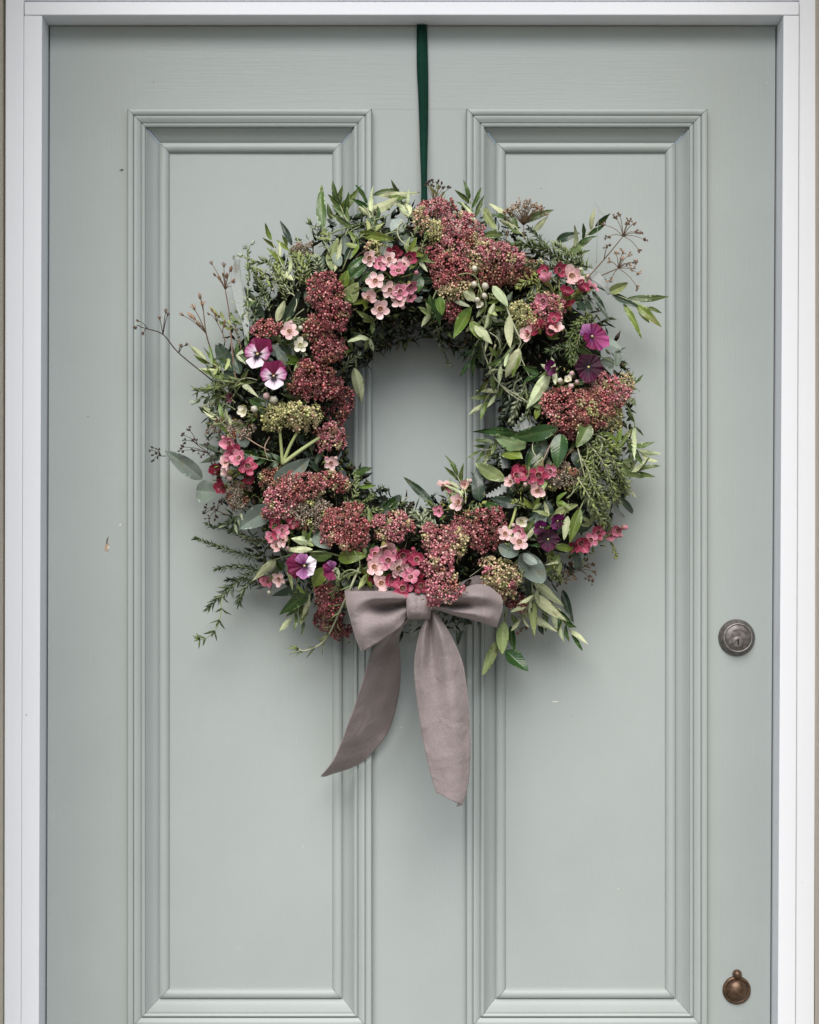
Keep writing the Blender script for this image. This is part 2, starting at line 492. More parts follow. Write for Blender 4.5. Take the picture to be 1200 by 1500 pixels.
# moulding section: offset outward from the panel edge (px), height above the stile face (mm)
PROF = [(0.2, -9), (0.3, -5.0), (1.2, -4.0), (2.0, -3.2), (5.0, -1.6), (8.5, -1.2), (12.0, -1.6), (14.0, -2.8), (14.3, -5.2), (15.2, -5.6),
        (16.2, -4.4), (21, -2.6), (25, -0.4), (29, 2.6), (31.5, 5.2), (32.0, 5.0), (32.6, 5.0), (32.8, 7.8), (34, 8.6), (36, 8.9), (37.4, 8.3), (37.8, 5.9), (39.0, 5.7),
        (39.4, 7.2), (43, 8.9), (46, 9.7), (48, 9.6), (48.3, 7.2), (49.5, 7.1), (49.9, 9.0), (52, 10.1), (55, 10.4), (57.5, 9.9), (58.7, 8.4), (59.0, 6.0), (59.0, -1.5)]
PROF = [(u, h * 0.00125) for u, h in PROF]

def panel(x0, x1, y0, y1):
    mb = MB(); hexa(mb, quadpx([(x0 - 12, y0 - 12), (x0 - 12, y1 + 12), (x1 + 12, y1 + 12), (x1 + 12, y0 - 12)], -0.008), None, 0.016)
    pn = link("panel", mb.mesh("panel", M_doorV, False), door)
    k = D / (D + 0.0)
    cuts = 24
    for side in range(4):
        mb = MB(); rows = []
        for u, h in PROF:
            g_ = 0.35     # hairline opening at the mitres
            if side == 0: a, b = (x0 - u, y0 - u + g_), (x0 - u, y1 + u - g_)
            if side == 1: a, b = (x1 + u, y1 + u - g_), (x1 + u, y0 - u + g_)
            if side == 2: a, b = (x1 + u - g_, y0 - u), (x0 - u + g_, y0 - u)
            if side == 3: a, b = (x0 - u + g_, y1 + u), (x1 + u - g_, y1 + u)
            A = P(*a); B = P(*b); A[1] = -h; B[1] = -h
            rows.append([A + (B - A) * t for t in np.linspace(0, 1, cuts)])
        V = np.array(rows).reshape(-1, 3)
        # hand-planed unevenness
        V[:, 1] += 0.00018 * np.sin(V[:, 2] * 31 + V[:, 0] * 23 + side) 
        fs = []
        for i in range(len(PROF) - 1):
            for j in range(cuts - 1):
                fs.append((i * cuts + j, i * cuts + j + 1, (i + 1) * cuts + j + 1, (i + 1) * cuts + j))
        mb.add(V, fs)
        me = mb.mesh("moulding", M_mould, True)
        mo = link("moulding", me, pn)
        es = mo.modifiers.new("edges", 'EDGE_SPLIT'); es.split_angle = math.radians(38)
for (x0, x1) in PAN:
    panel(x0, x1, PY0, PY1)
    panel(x0, x1, 1820, 2360)

# chips and knocks in the paint
def blob(name, px, py, pts, d, mat, thick=0.0004):
    mb = MB()
    n = len(pts)
    f = [P(px + a, py + b, d + thick) for a, b in pts] + [P(px + a * 1.1, py + b * 1.1, d - 0.001) for a, b in pts]
    mb.add(f, [tuple(range(n))[::-1]] + [(i, (i + 1) % n, n + (i + 1) % n, n + i) for i in range(n)])
    return link(name, mb.mesh(name, mat, False), door)
M_chipw = plain("bare_primer", (0.62, 0.62, 0.58), 0.8)
M_chipb = plain("bare_wood", (0.40, 0.31, 0.22), 0.85)
M_chipd = plain("dark_knock", (0.13, 0.12, 0.11), 0.9)
blob("paint_chip", 157, 802, [(-4, 4), (-3, -4), (0, -7), (3, -5), (3, 2), (1, 6)], 0, M_chipb)
blob("paint_chip", 157, 794, [(-1.5, 3), (-1, -3), (1.5, -8), (2, -7), (0.8, -1), (0.6, 3)], 0.0002, M_chipd)
blob("paint_chip", 158, 802, [(0, 3), (0, -2), (2, -2), (2.2, 2)], 0.0005, M_chipw)
blob("paint_chip", 176, 769, [(-1.2, 2), (-0.5, -1.5), (1.6, -2), (1, 1)], 0, M_chipw)
blob("paint_chip", 813, 1028, [(-6, 0.5), (-2, -1.0), (4, -0.8), (6, 0.3), (2, 1.0)], -0.008, M_chipw)
blob("paint_chip", 178, 249, [(-3, 1), (0, -2), (3, -1), (2, 1.6)], 0, M_chipd)
for (x, y) in [(225, 120), (1124, 121), (793, 276), (444, 1240), (640, 980), (1100, 420), (129, 610), (906, 1302), (349, 1388), (112, 1190), (588, 1065)]:
    r = random.uniform(0.6, 1.1)
    dd = -0.008 if (248 < x < 486 or 742 < x < 975) and y > 222 else 0
    blob("paint_chip", x, y, [(-r, 0.3), (0, -r), (r, 0), (0.2, r)], dd, random.choice([M_chipw, M_chipd]))

def lathe(mb, cx, cy, prof, d0=0.0, seg=48, squash=1.0):
    """prof: (radius px, height m)"""
    vs, fs = [], []
    for r, h in prof:
        for k in range(seg):
            a = 2 * math.pi * k / seg
            p = P(cx, cy); R = r * S
            vs.append((p[0] + R * math.cos(a), -d0 - h, p[2] + R * math.sin(a) * squash))
    n = len(prof)
    for i in range(n - 1):
        for k in range(seg):
            k2 = (k + 1) % seg
            fs.append((i * seg + k, (i + 1) * seg + k, (i + 1) * seg + k2, i * seg + k2))
    fs.append(tuple((n - 1) * seg + k for k in range(seg))[::-1])
    mb.add(vs, fs)

# deadlock
lx, ly = 1079, 934
mb = MB(); lathe(mb, lx, ly, [(27, -0.002), (27, 0.001), (26.3, 0.0028), (21.5, 0.0088), (20.6, 0.0093), (19.8, 0.0085), (19.6, 0.003)])
lock = link("lock", mb.mesh("lock", M_steel), door)
mb = MB(); lathe(mb, lx, ly, [(20.9, 0.006), (20.9, 0.0094), (20.4, 0.0101), (19.7, 0.0101), (19.2, 0.0092), (19.1, 0.006)])
link("lock_rim", mb.mesh("lock_rim", M_steel_rim), lock)
mb = MB(); lathe(mb, lx, ly, [(18.9, 0.005), (18.9, 0.0086), (18.4, 0.0091), (9, 0.0093)])
link("lock_face", mb.mesh("lock_face", M_steel), lock)
mb = MB(); lathe(mb, lx, ly + 6.5, [(9, 0.0088), (9, 0.0098), (8.4, 0.0103), (4, 0.0104)], seg=32)
link("lock_plug", mb.mesh("lock_plug", M_steel), lock)
mb = MB()
kh = [(-1.3, -6.2), (-2.4, -2.0), (-1.0, -0.5), (-1.5, 2.5), (-2.6, 4.8), (1.6, 5.2), (2.0, 1.5), (1.0, -0.8), (1.9, -3.0), (1.0, -6.4)]
vk = []
for a, b in kh:
    p = P(lx, ly + 6.5); vk.append((p[0] + a * .72 * S, -0.01065, p[2] - b * .72 * S))
mb.add(vk, [tuple(range(len(kh)))])
link("keyhole", mb.mesh("keyhole", M_dark, False), lock)
mb = MB()
p = P(lx, ly)
for k in range(13):       # worn stamped letters round the top of the face: illegible ticks
    a = math.radians(50 + k * 6.6)
    for rr in (11.5, ):
        c = np.array([p[0] + math.cos(a) * rr * S, -0.0093, p[2] + math.sin(a) * rr * S])
        t = np.array([-math.sin(a), 0, math.cos(a)]); n_ = np.array([math.cos(a), 0, math.sin(a)])
        w_, h_ = 0.28 * S, (0.9 + 0.4 * (k % 3)) * S
        mb.add([c - t * w_ - n_ * h_, c + t * w_ - n_ * h_, c + t * w_ + n_ * h_, c - t * w_ + n_ * h_] + np.array([0, -0.00012, 0]), [(0, 1, 2, 3)])
link("stamped_mark", mb.mesh("stamped_mark", M_dark, False), lock)
lock["label"] = "round tarnished nickel cylinder lock on the right stile"

# bronze keyhole cover
kx, ky = 1079, 1450
mb = MB(); lathe(mb, kx, ky, [(20.8, -0.002), (20.8, 0.0012), (20.2, 0.0026), (18.6, 0.0036), (17, 0.0034), (15.6, 0.0026), (14.8, 0.0024)])
kc = link("keyhole_cover", mb.mesh("keyhole_cover", M_bronze), door)
kc["label"] = "small round aged bronze keyhole cover with a pivot knob"
mb = MB(); lathe(mb, kx, ky, [(16.0, 0.001), (15.9, 0.0036), (15.2, 0.0052), (13.2, 0.0068), (10, 0.0084), (6, 0.0095), (2.5, 0.0099), (0.5, 0.01)])
link("swing_disc", mb.mesh("swing_disc", M_bronze), kc)
mb = MB(); lathe(mb, kx + 0.5, ky - 23.5, [(6.6, -0.001), (6.9, 0.002), (6.4, 0.0045), (4.8, 0.0066), (2.4, 0.0078), (0.8, 0.0081)], seg=28)
link("pivot_knob", mb.mesh("pivot_knob", M_bronze), kc)

# ------------------------------------------------------------------ ribbons
def loft(sections, nu, nv):
    """sections: list of rows of (px, py, depth) -> smooth grid of world points"""
    rows = [np.array([P(*q) for q in sec]) for sec in sections]
    A = np.array([catmull(r, nv) for r in rows])
    return np.array([catmull(A[:, j], nu) for j in range(nv)]).transpose(1, 0, 2)

def ribbon(name, sections, mat, parent, nu=40, nv=17, thick=0.0007, noise=0.0, pleat=0.0, seed=0.0):
    G = loft(sections, nu, nv)
    if pleat:      # gathers running out from the knot
        for i in range(nu):
            u = i / (nu - 1)
            for j in range(nv):
                v = j / (nv - 1)
                G[i, j, 1] -= pleat * (math.exp(-u * 6) * math.sin(v * 15 + seed + u * 6) + 0.5 * math.exp(-((u - .3) / .12) ** 2) * math.sin(v * 9 + u * 22 + seed) + 0.35 * math.sin(u * 17 + v * 7 + seed) * math.sin(v * 5 - u * 9))
    if noise:
        for i in range(nu):
            for j in range(nv):
                x, y, z = G[i, j]
                G[i, j, 1] += noise * (math.sin(x * 210 + z * 90) + 0.6 * math.sin(z * 260 - x * 130 + 1.3))
    mb = MB()
    fs = [(i * nv + j, i * nv + j + 1, (i + 1) * nv + j + 1, (i + 1) * nv + j) for i in range(nu - 1) for j in range(nv - 1)]
    mb.add(G.reshape(-1, 3), fs)
    o = link(name, mb.mesh(name, mat), parent)
    so = o.modifiers.new("thickness", 'SOLIDIFY'); so.thickness = thick; so.offset = 0
    return o

# green hanging ribbon: over the top of the door, down behind the wreath
hr = []
for y, xl, xr, d in [(36, 611, 625, 0.004), (60, 610.8, 626, 0.004), (100, 611, 627, 0.005), (140, 613, 627.2, 0.006), (180, 614.5, 627, 0.008),
                     (230, 616, 626, 0.014), (275, 617.5, 625.5, 0.022), (310, 616, 627, 0.036), (345, 613, 628, 0.05), (390, 609, 624, 0.078), (430, 608, 622, 0.074), (470, 608, 622, 0.03)]:
    m_ = (xl + xr) / 2
    hr.append([(xl, y, d), (xl + (xr - xl) * 0.28, y, d + 0.0022), (m_ + 1, y, d + 0.0026), (xr - (xr - xl) * 0.2, y, d + 0.0012), (xr, y, d - 0.0006)])
hro = ribbon("hanging_ribbon", hr, M_green, None, nu=60, nv=11, thick=0.0008)
tagt(hro, "narrow dark green velvet ribbon hanging the wreath from the door top", "ribbon")

bow = mk_thing("ribbon_bow", P(614, 890, 0.11), "taupe velvet ribbon bow with two long tails at the foot of the wreath", "bow")
# left loop: front ply out to the left, round the end, back ply to the knot
L = [
 [(602, 872, 0.128), (602, 878, 0.138), (602, 884, 0.122), (601, 890, 0.136), (600, 898, 0.128)],
 [(592, 868, 0.134), (591, 877, 0.154), (590, 886, 0.121), (591, 894, 0.146), (594, 906, 0.140)],
 [(573, 866, 0.137), (571, 876, 0.166), (569, 888, 0.126), (575, 902, 0.155), (586, 919, 0.152)],
 [(545, 866, 0.140), (541, 877, 0.160), (542, 893, 0.143), (549, 915, 0.159), (560, 938, 0.150)],
 [(522, 866, 0.140), (518, 882, 0.154), (521, 905, 0.151), (528, 930, 0.153), (538, 951, 0.146)],
 [(506, 866, 0.130), (508, 885, 0.138), (514, 908, 0.140), (521, 933, 0.138), (530, 955, 0.132)],
 [(511, 862, 0.112), (514, 882, 0.116), (520, 906, 0.118), (527, 930, 0.116), (536, 950, 0.114)],
 [(540, 857, 0.104), (543, 876, 0.104), (548, 896, 0.102), (555, 914, 0.102), (562, 926, 0.102)],
 [(575, 858, 0.108), (577, 872, 0.106), (580, 884, 0.104), (582, 896, 0.104), (584, 904, 0.104)],
 [(602, 870, 0.112), (602, 878, 0.110), (602, 884, 0.110), (602, 890, 0.110), (602, 896, 0.110)],
]
ribbon("loop", L, M_bow, bow, nu=110, nv=37, pleat=.0040, seed=.4)["label"] = "left loop of the bow, folded outward"
R_ = [
 [(628, 874, 0.128), (628, 880, 0.138), (628, 886, 0.123), (628, 891, 0.136), (628, 897, 0.128)],
 [(645, 872, 0.140), (645, 880, 0.158), (645, 887, 0.128), (644, 890, 0.152), (642, 894, 0.140)],
 [(668, 868, 0.145), (668, 877, 0.168), (668, 888, 0.130), (667, 895, 0.161), (665, 901, 0.146)],
 [(692, 857, 0.146), (694, 872, 0.164), (695, 888, 0.145), (694, 899, 0.161), (692, 908, 0.148)],
 [(714, 858, 0.140), (718, 874, 0.152), (719, 890, 0.147), (717, 904, 0.149), (713, 914, 0.142)],
 [(733, 872, 0.126), (736, 883, 0.130), (735, 896, 0.131), (731, 908, 0.130), (727, 919, 0.127)],
 [(722, 856, 0.108), (726, 870, 0.110), (726, 888, 0.110), (722, 902, 0.110), (716, 913, 0.110)],
 [(701, 843, 0.100), (704, 858, 0.100), (704, 874, 0.098), (700, 890, 0.098), (694, 904, 0.098)],
 [(676, 853, 0.100), (678, 864, 0.100), (678, 876, 0.098), (676, 886, 0.098), (672, 897, 0.098)],
 [(640, 868, 0.108), (641, 874, 0.108), (641, 881, 0.108), (640, 888, 0.108), (639, 894, 0.108)],
]
ribbon("loop", R_, M_bow, bow, nu=110, nv=37, pleat=.0040, seed=2.1)["label"] = "right loop of the bow, seen from below its opening"
K = []
for t in np.linspace(-1.25, 1.25, 9):
    c, s_ = math.cos(t), math.sin(t)
    y = 888 + 19.5 * s_ * 1.03
    d = 0.128 + 0.026 * max(0.0, c) ** 0.7
    K.append([(596 + 1.5 * s_, y, d - 0.012), (598 + 1.0 * s_, y, d), (606, y - 0.5, d + 0.0035), (614, y, d + 0.0015), (621, y - 0.5, d + 0.0042), (629 - 0.5 * s_, y, d), (632 - 1.0 * s_, y, d - 0.012)])
ribbon("knot", K, M_bow, bow, nu=40, nv=41, pleat=.0009, seed=5.0)
T1 = [
 [(598, 898, 0.115), (600, 898, 0.120), (603, 899, 0.116), (606, 899, 0.120), (608, 899, 0.114)],
 [(574, 915, 0.110), (579, 914, 0.116), (585, 914, 0.104), (590, 914, 0.108), (595, 912, 0.099)],
 [(554, 940, 0.108), (561, 938, 0.108), (569, 937, 0.095), (577, 937, 0.087), (584, 935, 0.077)],
 [(542, 962, 0.106), (551, 960, 0.099), (562, 959, 0.083), (575, 958, 0.068), (586, 957, 0.052)],
 [(533, 992, 0.097), (545, 990, 0.086), (559, 989, 0.074), (574, 988, 0.051), (587, 986, 0.033)],
 [(521, 1030, 0.085), (535, 1028, 0.075), (550, 1024, 0.056), (567, 1020, 0.044), (584, 1017, 0.023)],
 [(510, 1060, 0.074), (523, 1061, 0.062), (538, 1062, 0.053), (556, 1063, 0.030), (573, 1062, 0.018)],
 [(500, 1088, 0.066), (511, 1091, 0.055), (525, 1094, 0.039), (540, 1095, 0.024), (555, 1092, 0.018)],
 [(488, 1114, 0.059), (496, 1117, 0.049), (505, 1120, 0.036), (514, 1122, 0.024), (524, 1120, 0.018)],
 [(470, 1137, 0.053), (472, 1137.2, 0.045), (474, 1137.4, 0.038), (476, 1137.2, 0.031), (478, 1136.8, 0.024)],
]
ribbon("tail", T1, M_bow, bow, nu=110, nv=29, noise=0.0007, pleat=.0022, seed=1.0)["label"] = "shorter left tail of the bow, twisted and in shade"
T2 = [
 [(624, 893, 0.126), (627, 893, 0.134), (630, 893, 0.126), (632, 893, 0.134), (635, 893, 0.126)],
 [(620, 910, 0.128), (625, 909, 0.142), (631, 909, 0.128), (638, 908, 0.146), (645, 906, 0.134)],
 [(613, 935, 0.127), (621, 934, 0.142), (632, 934, 0.127), (647, 934, 0.151), (661, 932, 0.138)],
 [(607.5, 970, 0.126), (618, 969, 0.136), (634, 970, 0.130), (655, 971, 0.148), (677, 970, 0.132)],
 [(609, 1010, 0.128), (622, 1009, 0.134), (640, 1010, 0.134), (662, 1012, 0.144), (684, 1011, 0.128)],
 [(615, 1055, 0.130), (628, 1056, 0.134), (646, 1057, 0.138), (668, 1058, 0.142), (688, 1056, 0.128)],
 [(623, 1100, 0.131), (636, 1101, 0.137), (653, 1103, 0.140), (671, 1104, 0.141), (689, 1102, 0.131)],
 [(632, 1138, 0.134), (644, 1141, 0.140), (658, 1145, 0.144), (672, 1148, 0.143), (686, 1148, 0.134)],
 [(639, 1161, 0.140), (648, 1165, 0.146), (657, 1170, 0.149), (667, 1175, 0.147), (677, 1180, 0.140)],
]
ribbon("tail", T2, M_bow, bow, nu=110, nv=29, noise=0.0003, pleat=.0018, seed=3.0)["label"] = "longer pale right tail of the bow with a slanted cut end"
mb = MB()
for k in range(6):
    a = P(673 + random.uniform(-2, 2), 1177, 0.081)
    b = a + np.array([random.uniform(-.003, .002), random.uniform(-.001, .001), -random.uniform(.002, .004)])
    mb.tube([a, (a + b) / 2 + np.array([.0008, 0, 0]), b], 0.00035, 0.0002, 4, (0.05, 0.04, 0.04))
link("frayed_thread", mb.mesh("frayed_thread", M_stem), bow)

# ------------------------------------------------------------------ wreath
WX, WY, WR, WT = 616.0, 615.0, 215.0, 104.0
wreath = mk_thing("wreath", P(WX, 860, 0.02), "flower and herb wreath of red sedum, pink waxflowers and olive leaves", "wreath")

def surf(px, py):
    t = (math.hypot(px - WX, py - WY) - WR) / WT
    return 0.036 + 0.080 * math.sqrt(max(0.0, 1 - t * t))

def Q(px, py, off=0.0):
    return P(px, py, max(0.006, surf(px, py) + off))

def nrm(px, py):
    """outward direction of the ring's surface"""
    r = math.hypot(px - WX, py - WY); t = max(-1, min(1, (r - WR) / WT))
    u = np.array([(px - WX) / r, 0, -(py - WY) / r])
    n = u * t * 0.85 + np.array([0, -1, 0]) * math.sqrt(max(0.12, 1 - 0.72 * t * t))
    return n / np.linalg.norm(n)

# base ring of moss and wire, coloured near black as shade in the gaps
mb = MB()
nu, nv = 120, 18
V, C, F = [], [], []
for i in range(nu):
    a = 2 * math.pi * i / nu
    for j in range(nv):
        b = 2 * math.pi * j / nv
        k = 1 + 0.10 * math.sin(7 * a + 3 * b) + 0.08 * math.sin(17 * a - 5 * b) + rng.uniform(-.07, .07)
        rr = (WR - 12 + 66 * k * math.cos(b)) * S
        cc = P(WX, WY)
        V.append((cc[0] + rr * math.cos(a), -0.044 - 0.036 * k * math.sin(b), cc[2] + rr * math.sin(a)))
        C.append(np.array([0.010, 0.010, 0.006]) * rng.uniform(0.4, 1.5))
for i in range(nu):
    for j in range(nv):
        F.append((i * nv + j, i * nv + (j + 1) % nv, ((i + 1) % nu) * nv + (j + 1) % nv, ((i + 1) % nu) * nv + j))
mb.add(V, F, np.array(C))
link("shaded_moss_base", mb.mesh("shaded_moss_base", M_seed), wreath)

# ---- leaves
def leaf_shape(kind, t):
    if kind == 'lance': return (math.sin(math.pi * t ** 0.85) ** 0.8) * (1 - 0.25 * t)
    if kind == 'oval':  return math.sin(math.pi * min(1, t * 0.985 + 0.008)) ** 0.55
    if kind == 'ovate': return (math.sin(math.pi * t ** 0.72) ** 0.75)
    return math.sin(math.pi * t)

LEAFMESH = {}
def leaf_mesh(mk, shape, var):
    key = (mk, shape, var)
    if key in LEAFMESH:
        return LEAFMESH[key]
    curv = [0.06, 0.16, -0.14, 0.30, -0.26][var % 5]
    side = [0.03, -0.05, 0.06, -0.02, 0.0][var % 5]
    fold = [0.35, 0.2, 0.5, 0.28, 0.15][var % 5]
    xs = [-1, -0.72, -0.38, -0.09, 0, 0.09, 0.38, 0.72, 1]
    nl = 11
    top, bot, colr = [], [], []
    for i in range(nl):
        t = i / (nl - 1)
        w = 0.5 * max(0.012, leaf_shape(shape, 0.01 + 0.98 * t))
        zc = curv * 4 * t * (1 - t) * 0.25 - curv * t * t * 0.9
        for x in xs:
            wav = 0.02 * math.sin(t * 9 + x * 2 + var) * abs(x) + 0.012 * math.sin(t * 17 - x + var * 2) * abs(x)
            X = x * w; Y = t; Z = zc + wav
            # z is in units of length, fold in units of width -> stored separately scaled later
            top.append((X + side * math.sin(math.pi * t) * 1.0, Y, Z, abs(x) * w * fold))
            colr.append((1.0 if x == 0 else (0.25 if abs(x) < 0.1 else 0.0), t, abs(x)))
    LEAFMESH[key] = None
    me = (top, colr, nl, len(xs))
    LEAFMESH[key] = me
    return me

LEAFDATA = {}
def leaf_data(mk, shape, var, aspect):
    """aspect = width / length, quantised; one shared mesh per kind"""
    aq = round(aspect * 12) / 12 if aspect > 0.12 else 0.1
    key = (mk, shape, var, aq)
    if key in LEAFDATA:
        return LEAFDATA[key], aq
    top, colr, nl, nx = leaf_mesh(mk, shape, var)
    V = np.array([(a * aq, y, z + f * aq) for a, y, z, f in top])
    Vb = V.copy(); Vb[:, 2] -= 0.012 * min(1, aq * 2) * (1 - np.abs(np.array([c[2] for c in colr])) * 0.9)
    F = [(i * nx + j, i * nx + j + 1, (i + 1) * nx + j + 1, (i + 1) * nx + j) for i in range(nl - 1) for j in range(nx - 1)]
    mb = MB()
    mb.add(V, F, np.array(colr), 0)
    mb.add(Vb, [f[::-1] for f in F], np.array(colr), 1)
    me = mb.mesh(mk + "_leaf", list(LM[mk]))
    LEAFDATA[key] = me
    return me, aq

def leaf(parent, mk, a, b, w, up=1, roll=0.0, shape='lance', oa=0.0, ob=0.006, name="leaf", var=None):
    """a,b: photo px of base and tip; w: width px; up: 1 top side seen, -1 underside seen; roll: degrees about the blade"""
    A, B = Q(*a, oa), Q(*b, ob)
    d = B - A
    Lg = np.linalg.norm(d)
    var = random.randrange(5) if var is None else var
    wm = w * S / max(0.35, math.cos(math.radians(roll)))
    me, aq = leaf_data(mk, shape, var, wm / Lg)
    f = np.array([0, -1.0, 0]) * up
    x, y, z = basis(d, f)
    r = math.radians(roll)
    x, z = x * math.cos(r) + z * math.sin(r), z * math.cos(r) - x * math.sin(r)
    sx = (wm / aq)
    return link(name, me, parent, mat4(A, x * sx, y * Lg, z * Lg))

def stem_obj(name, curves, parent, mat=None):
    """curves: list of (points px/py/off, r0, r1, colour)"""
    mb = MB()
    for pts, r0, r1, c in curves:
        W = np.array([Q(p[0], p[1], p[2] if len(p) > 2 else 0.0) for p in pts])
        mb.tube(catmull(W, max(4, 4 * len(W))), r0, r1, 5, c)
    return link(name, mb.mesh(name, mat or M_stem), parent)

def merge_leaves(st):
    """the small crowded leaves of one tip become one part"""
    mb = MB(); mats = None
    for c in [o for o in list(COL.objects) if o.parent is st]:
        me = c.data; n = len(me.vertices)
        V = np.empty(n * 3); me.vertices.foreach_get("co", V); V = V.reshape(-1, 3)
        Cc = np.empty(n * 4); me.color_attributes["Col"].data.foreach_get("color", Cc)
        M_ = np.array(c.matrix_basis)
        W = V @ M_[:3, :3].T + M_[:3, 3]
        for mi in (0, 1):
            mb.add(W, [tuple(p.vertices) for p in me.polygons if p.material_index == mi], Cc.reshape(-1, 4)[:, :3], mi)
        mats = list(me.materials)
        bpy.data.objects.remove(c)
    o = link("leaves", mb.mesh("leaves", mats), st)
    o["kind"] = "stuff"
    return o

GST = (0.26, 0.30, 0.15); DST = (0.09, 0.10, 0.045); BST = (0.15, 0.10, 0.06); PST = (0.42, 0.43, 0.28)

def sprig(name, stem, leaves, scol=GST, r0=0.0011):
    st = stem_obj("stem" if name is None else name, [(stem, r0, r0 * 0.5, scol)], wreath)
    for lf in leaves:
        mk, a, b, w = lf[:4]
        kw = lf[4] if len(lf) > 4 else {}
        leaf(st, mk, a, b, w, **kw)
    return st
U = dict(up=-1)
def k(**kw): return kw

# hand-placed olive and broad-leaved sprigs, clockwise from the top left
sprig("olive_sprig", [(462, 352, -.01), (500, 336, .004), (540, 325, .008), (572, 314, .008)], [
  ('olive', (474, 337), (469, 267), 16, k(oa=0, ob=.02, roll=10)), ('olive', (486, 322), (480, 298), 9),
  ('olive', (491, 311), (502, 271), 11, k(ob=.012)), ('bright', (492, 318), (527, 277), 14, k(ob=.016, roll=-15)),
  ('dark', (499, 305), (531, 268), 3), ('pale', (524, 307), (592, 297), 20, k(up=-1, oa=.01, ob=.024, roll=20)),
  ('olive', (547, 286), (584, 275), 9, k(oa=.004, ob=.01)), ('pale', (554, 287), (616, 283), 10, k(up=-1, oa=.012, ob=.02)),
  ('bright', (570, 283), (600, 298), 11, k(oa=.012, ob=.02, roll=20)), ('pale', (585, 304), (601, 313), 7, k(up=-1)),
  ('bright', (524, 341), (584, 351), 14, k(oa=.008, ob=.022, roll=-10)), ('dark', (479, 321), (499, 338), 6, k(ob=.014))])
sprig("olive_sprig", [(440, 420, -.02), (434, 385, -.005), (424, 352, 0)], [
  ('dark', (428, 359), (410, 322), 10, k(ob=.012)), ('olive', (432, 350), (447, 356), 7), ('dark', (415, 474), (441, 424), 15, k(ob=.014)),
  ('pale', (405, 471), (418, 439), 13, k(up=-1, ob=.014)), ('olive', (470, 440), (452, 400), 12), ('dark', (395, 440), (368, 400), 10)])
sprig("olive_sprig", [(485, 400, 0), (500, 360, .006), (512, 330, .008)], [
  ('pale', (486, 395), (492, 344), 18, k(roll=25)), ('pale', (490, 398), (501, 350), 8, k(up=-1, ob=.014)), ('bright', (501, 420), (509, 396), 15, k(oa=.008, ob=.02, shape='ovate')),
  ('pale', (507, 442), (524, 414), 22, k(oa=.006, ob=.016, shape='ovate')), ('glossy', (512, 408), (540, 385), 14), ('glossy', (508, 400), (536, 372), 13),
  ('glossy', (530, 412), (548, 396), 11), ('dark', (505, 380), (530, 352), 15)])
sprig("eucalyptus_sprig", [(500, 400, -.01), (512, 370, .004), (522, 345, .008)], [
  ('eucalyptus', (505, 373), (506, 346), 16, k(shape='oval', ob=.014)), ('eucalyptus', (515, 350), (528, 343), 14, k(shape='oval', up=-1)),
  ('eucalyptus', (584, 355), (602, 350), 14, k(shape='oval', ob=.012)), ('eucalyptus', (576, 342), (590, 318), 22, k(shape='oval', up=-1, ob=.012)),
  ('eucalyptus', (562, 374), (571, 350), 18, k(shape='oval', oa=.006)), ('eucalyptus', (498, 390), (492, 368), 14, k(shape='oval'))], r0=.0009)
# top right
sprig("olive_sprig", [(735, 350, -.006), (722, 338, .002), (712, 315, .004)], [
  ('pale', (727, 336), (701, 293), 13, k(ob=.012, roll=25, var=3)), ('olive', (705, 347), (745, 340), 12, k(oa=.006)),
  ('olive', (766, 326), (809, 306), 13, k(ob=.012)), ('pale', (780, 341), (803, 317), 10, k(up=-1)), ('olive', (757, 330), (741, 320), 8),
  ('dark', (816, 353), (846, 341), 15, k(ob=.014)), ('pale', (832, 373), (867, 348), 12, k(ob=.014)), ('olive', (836, 376), (865, 366), 6)])
sprig("olive_sprig", [(858, 410, 0), (885, 425, .012), (915, 437, .018), (942, 449, .02)], [
  ('pale', (892, 428), (922, 414), 16, k(oa=.012, ob=.026)), ('olive', (920, 437), (980, 437), 12, k(oa=.018, ob=.024)), ('dark', (896, 430), (936, 451), 12, k(oa=.014, ob=.02)),
  ('bright', (930, 444), (969, 478), 14, k(oa=.02, ob=.024)), ('olive', (946, 450), (970, 458), 7, k(oa=.02, ob=.02)), ('bright', (913, 444), (941, 494), 10, k(oa=.016, ob=.02)),
  ('olive', (936, 456), (951, 471), 9), ('dark', (847, 438), (858, 462), 13, k(ob=.014)), ('dark', (857, 432), (869, 465), 9, k(ob=.014)), ('dark', (868, 426), (893, 470), 10, k(oa=.006, ob=.02)),
  ('dark', (872, 404), (890, 412), 9)])
sprig("eucalyptus_sprig", [(868, 520, .004), (890, 526, .01), (905, 536, .012)], [
  ('eucalyptus', (884, 497), (908, 512), 17, k(shape='oval', up=-1, ob=.014)), ('eucalyptus', (903, 537), (909, 501), 15, k(ob=.022, roll=-20)), ('eucalyptus', (878, 530), (905, 534), 16, k(shape='oval'))], r0=.0008)
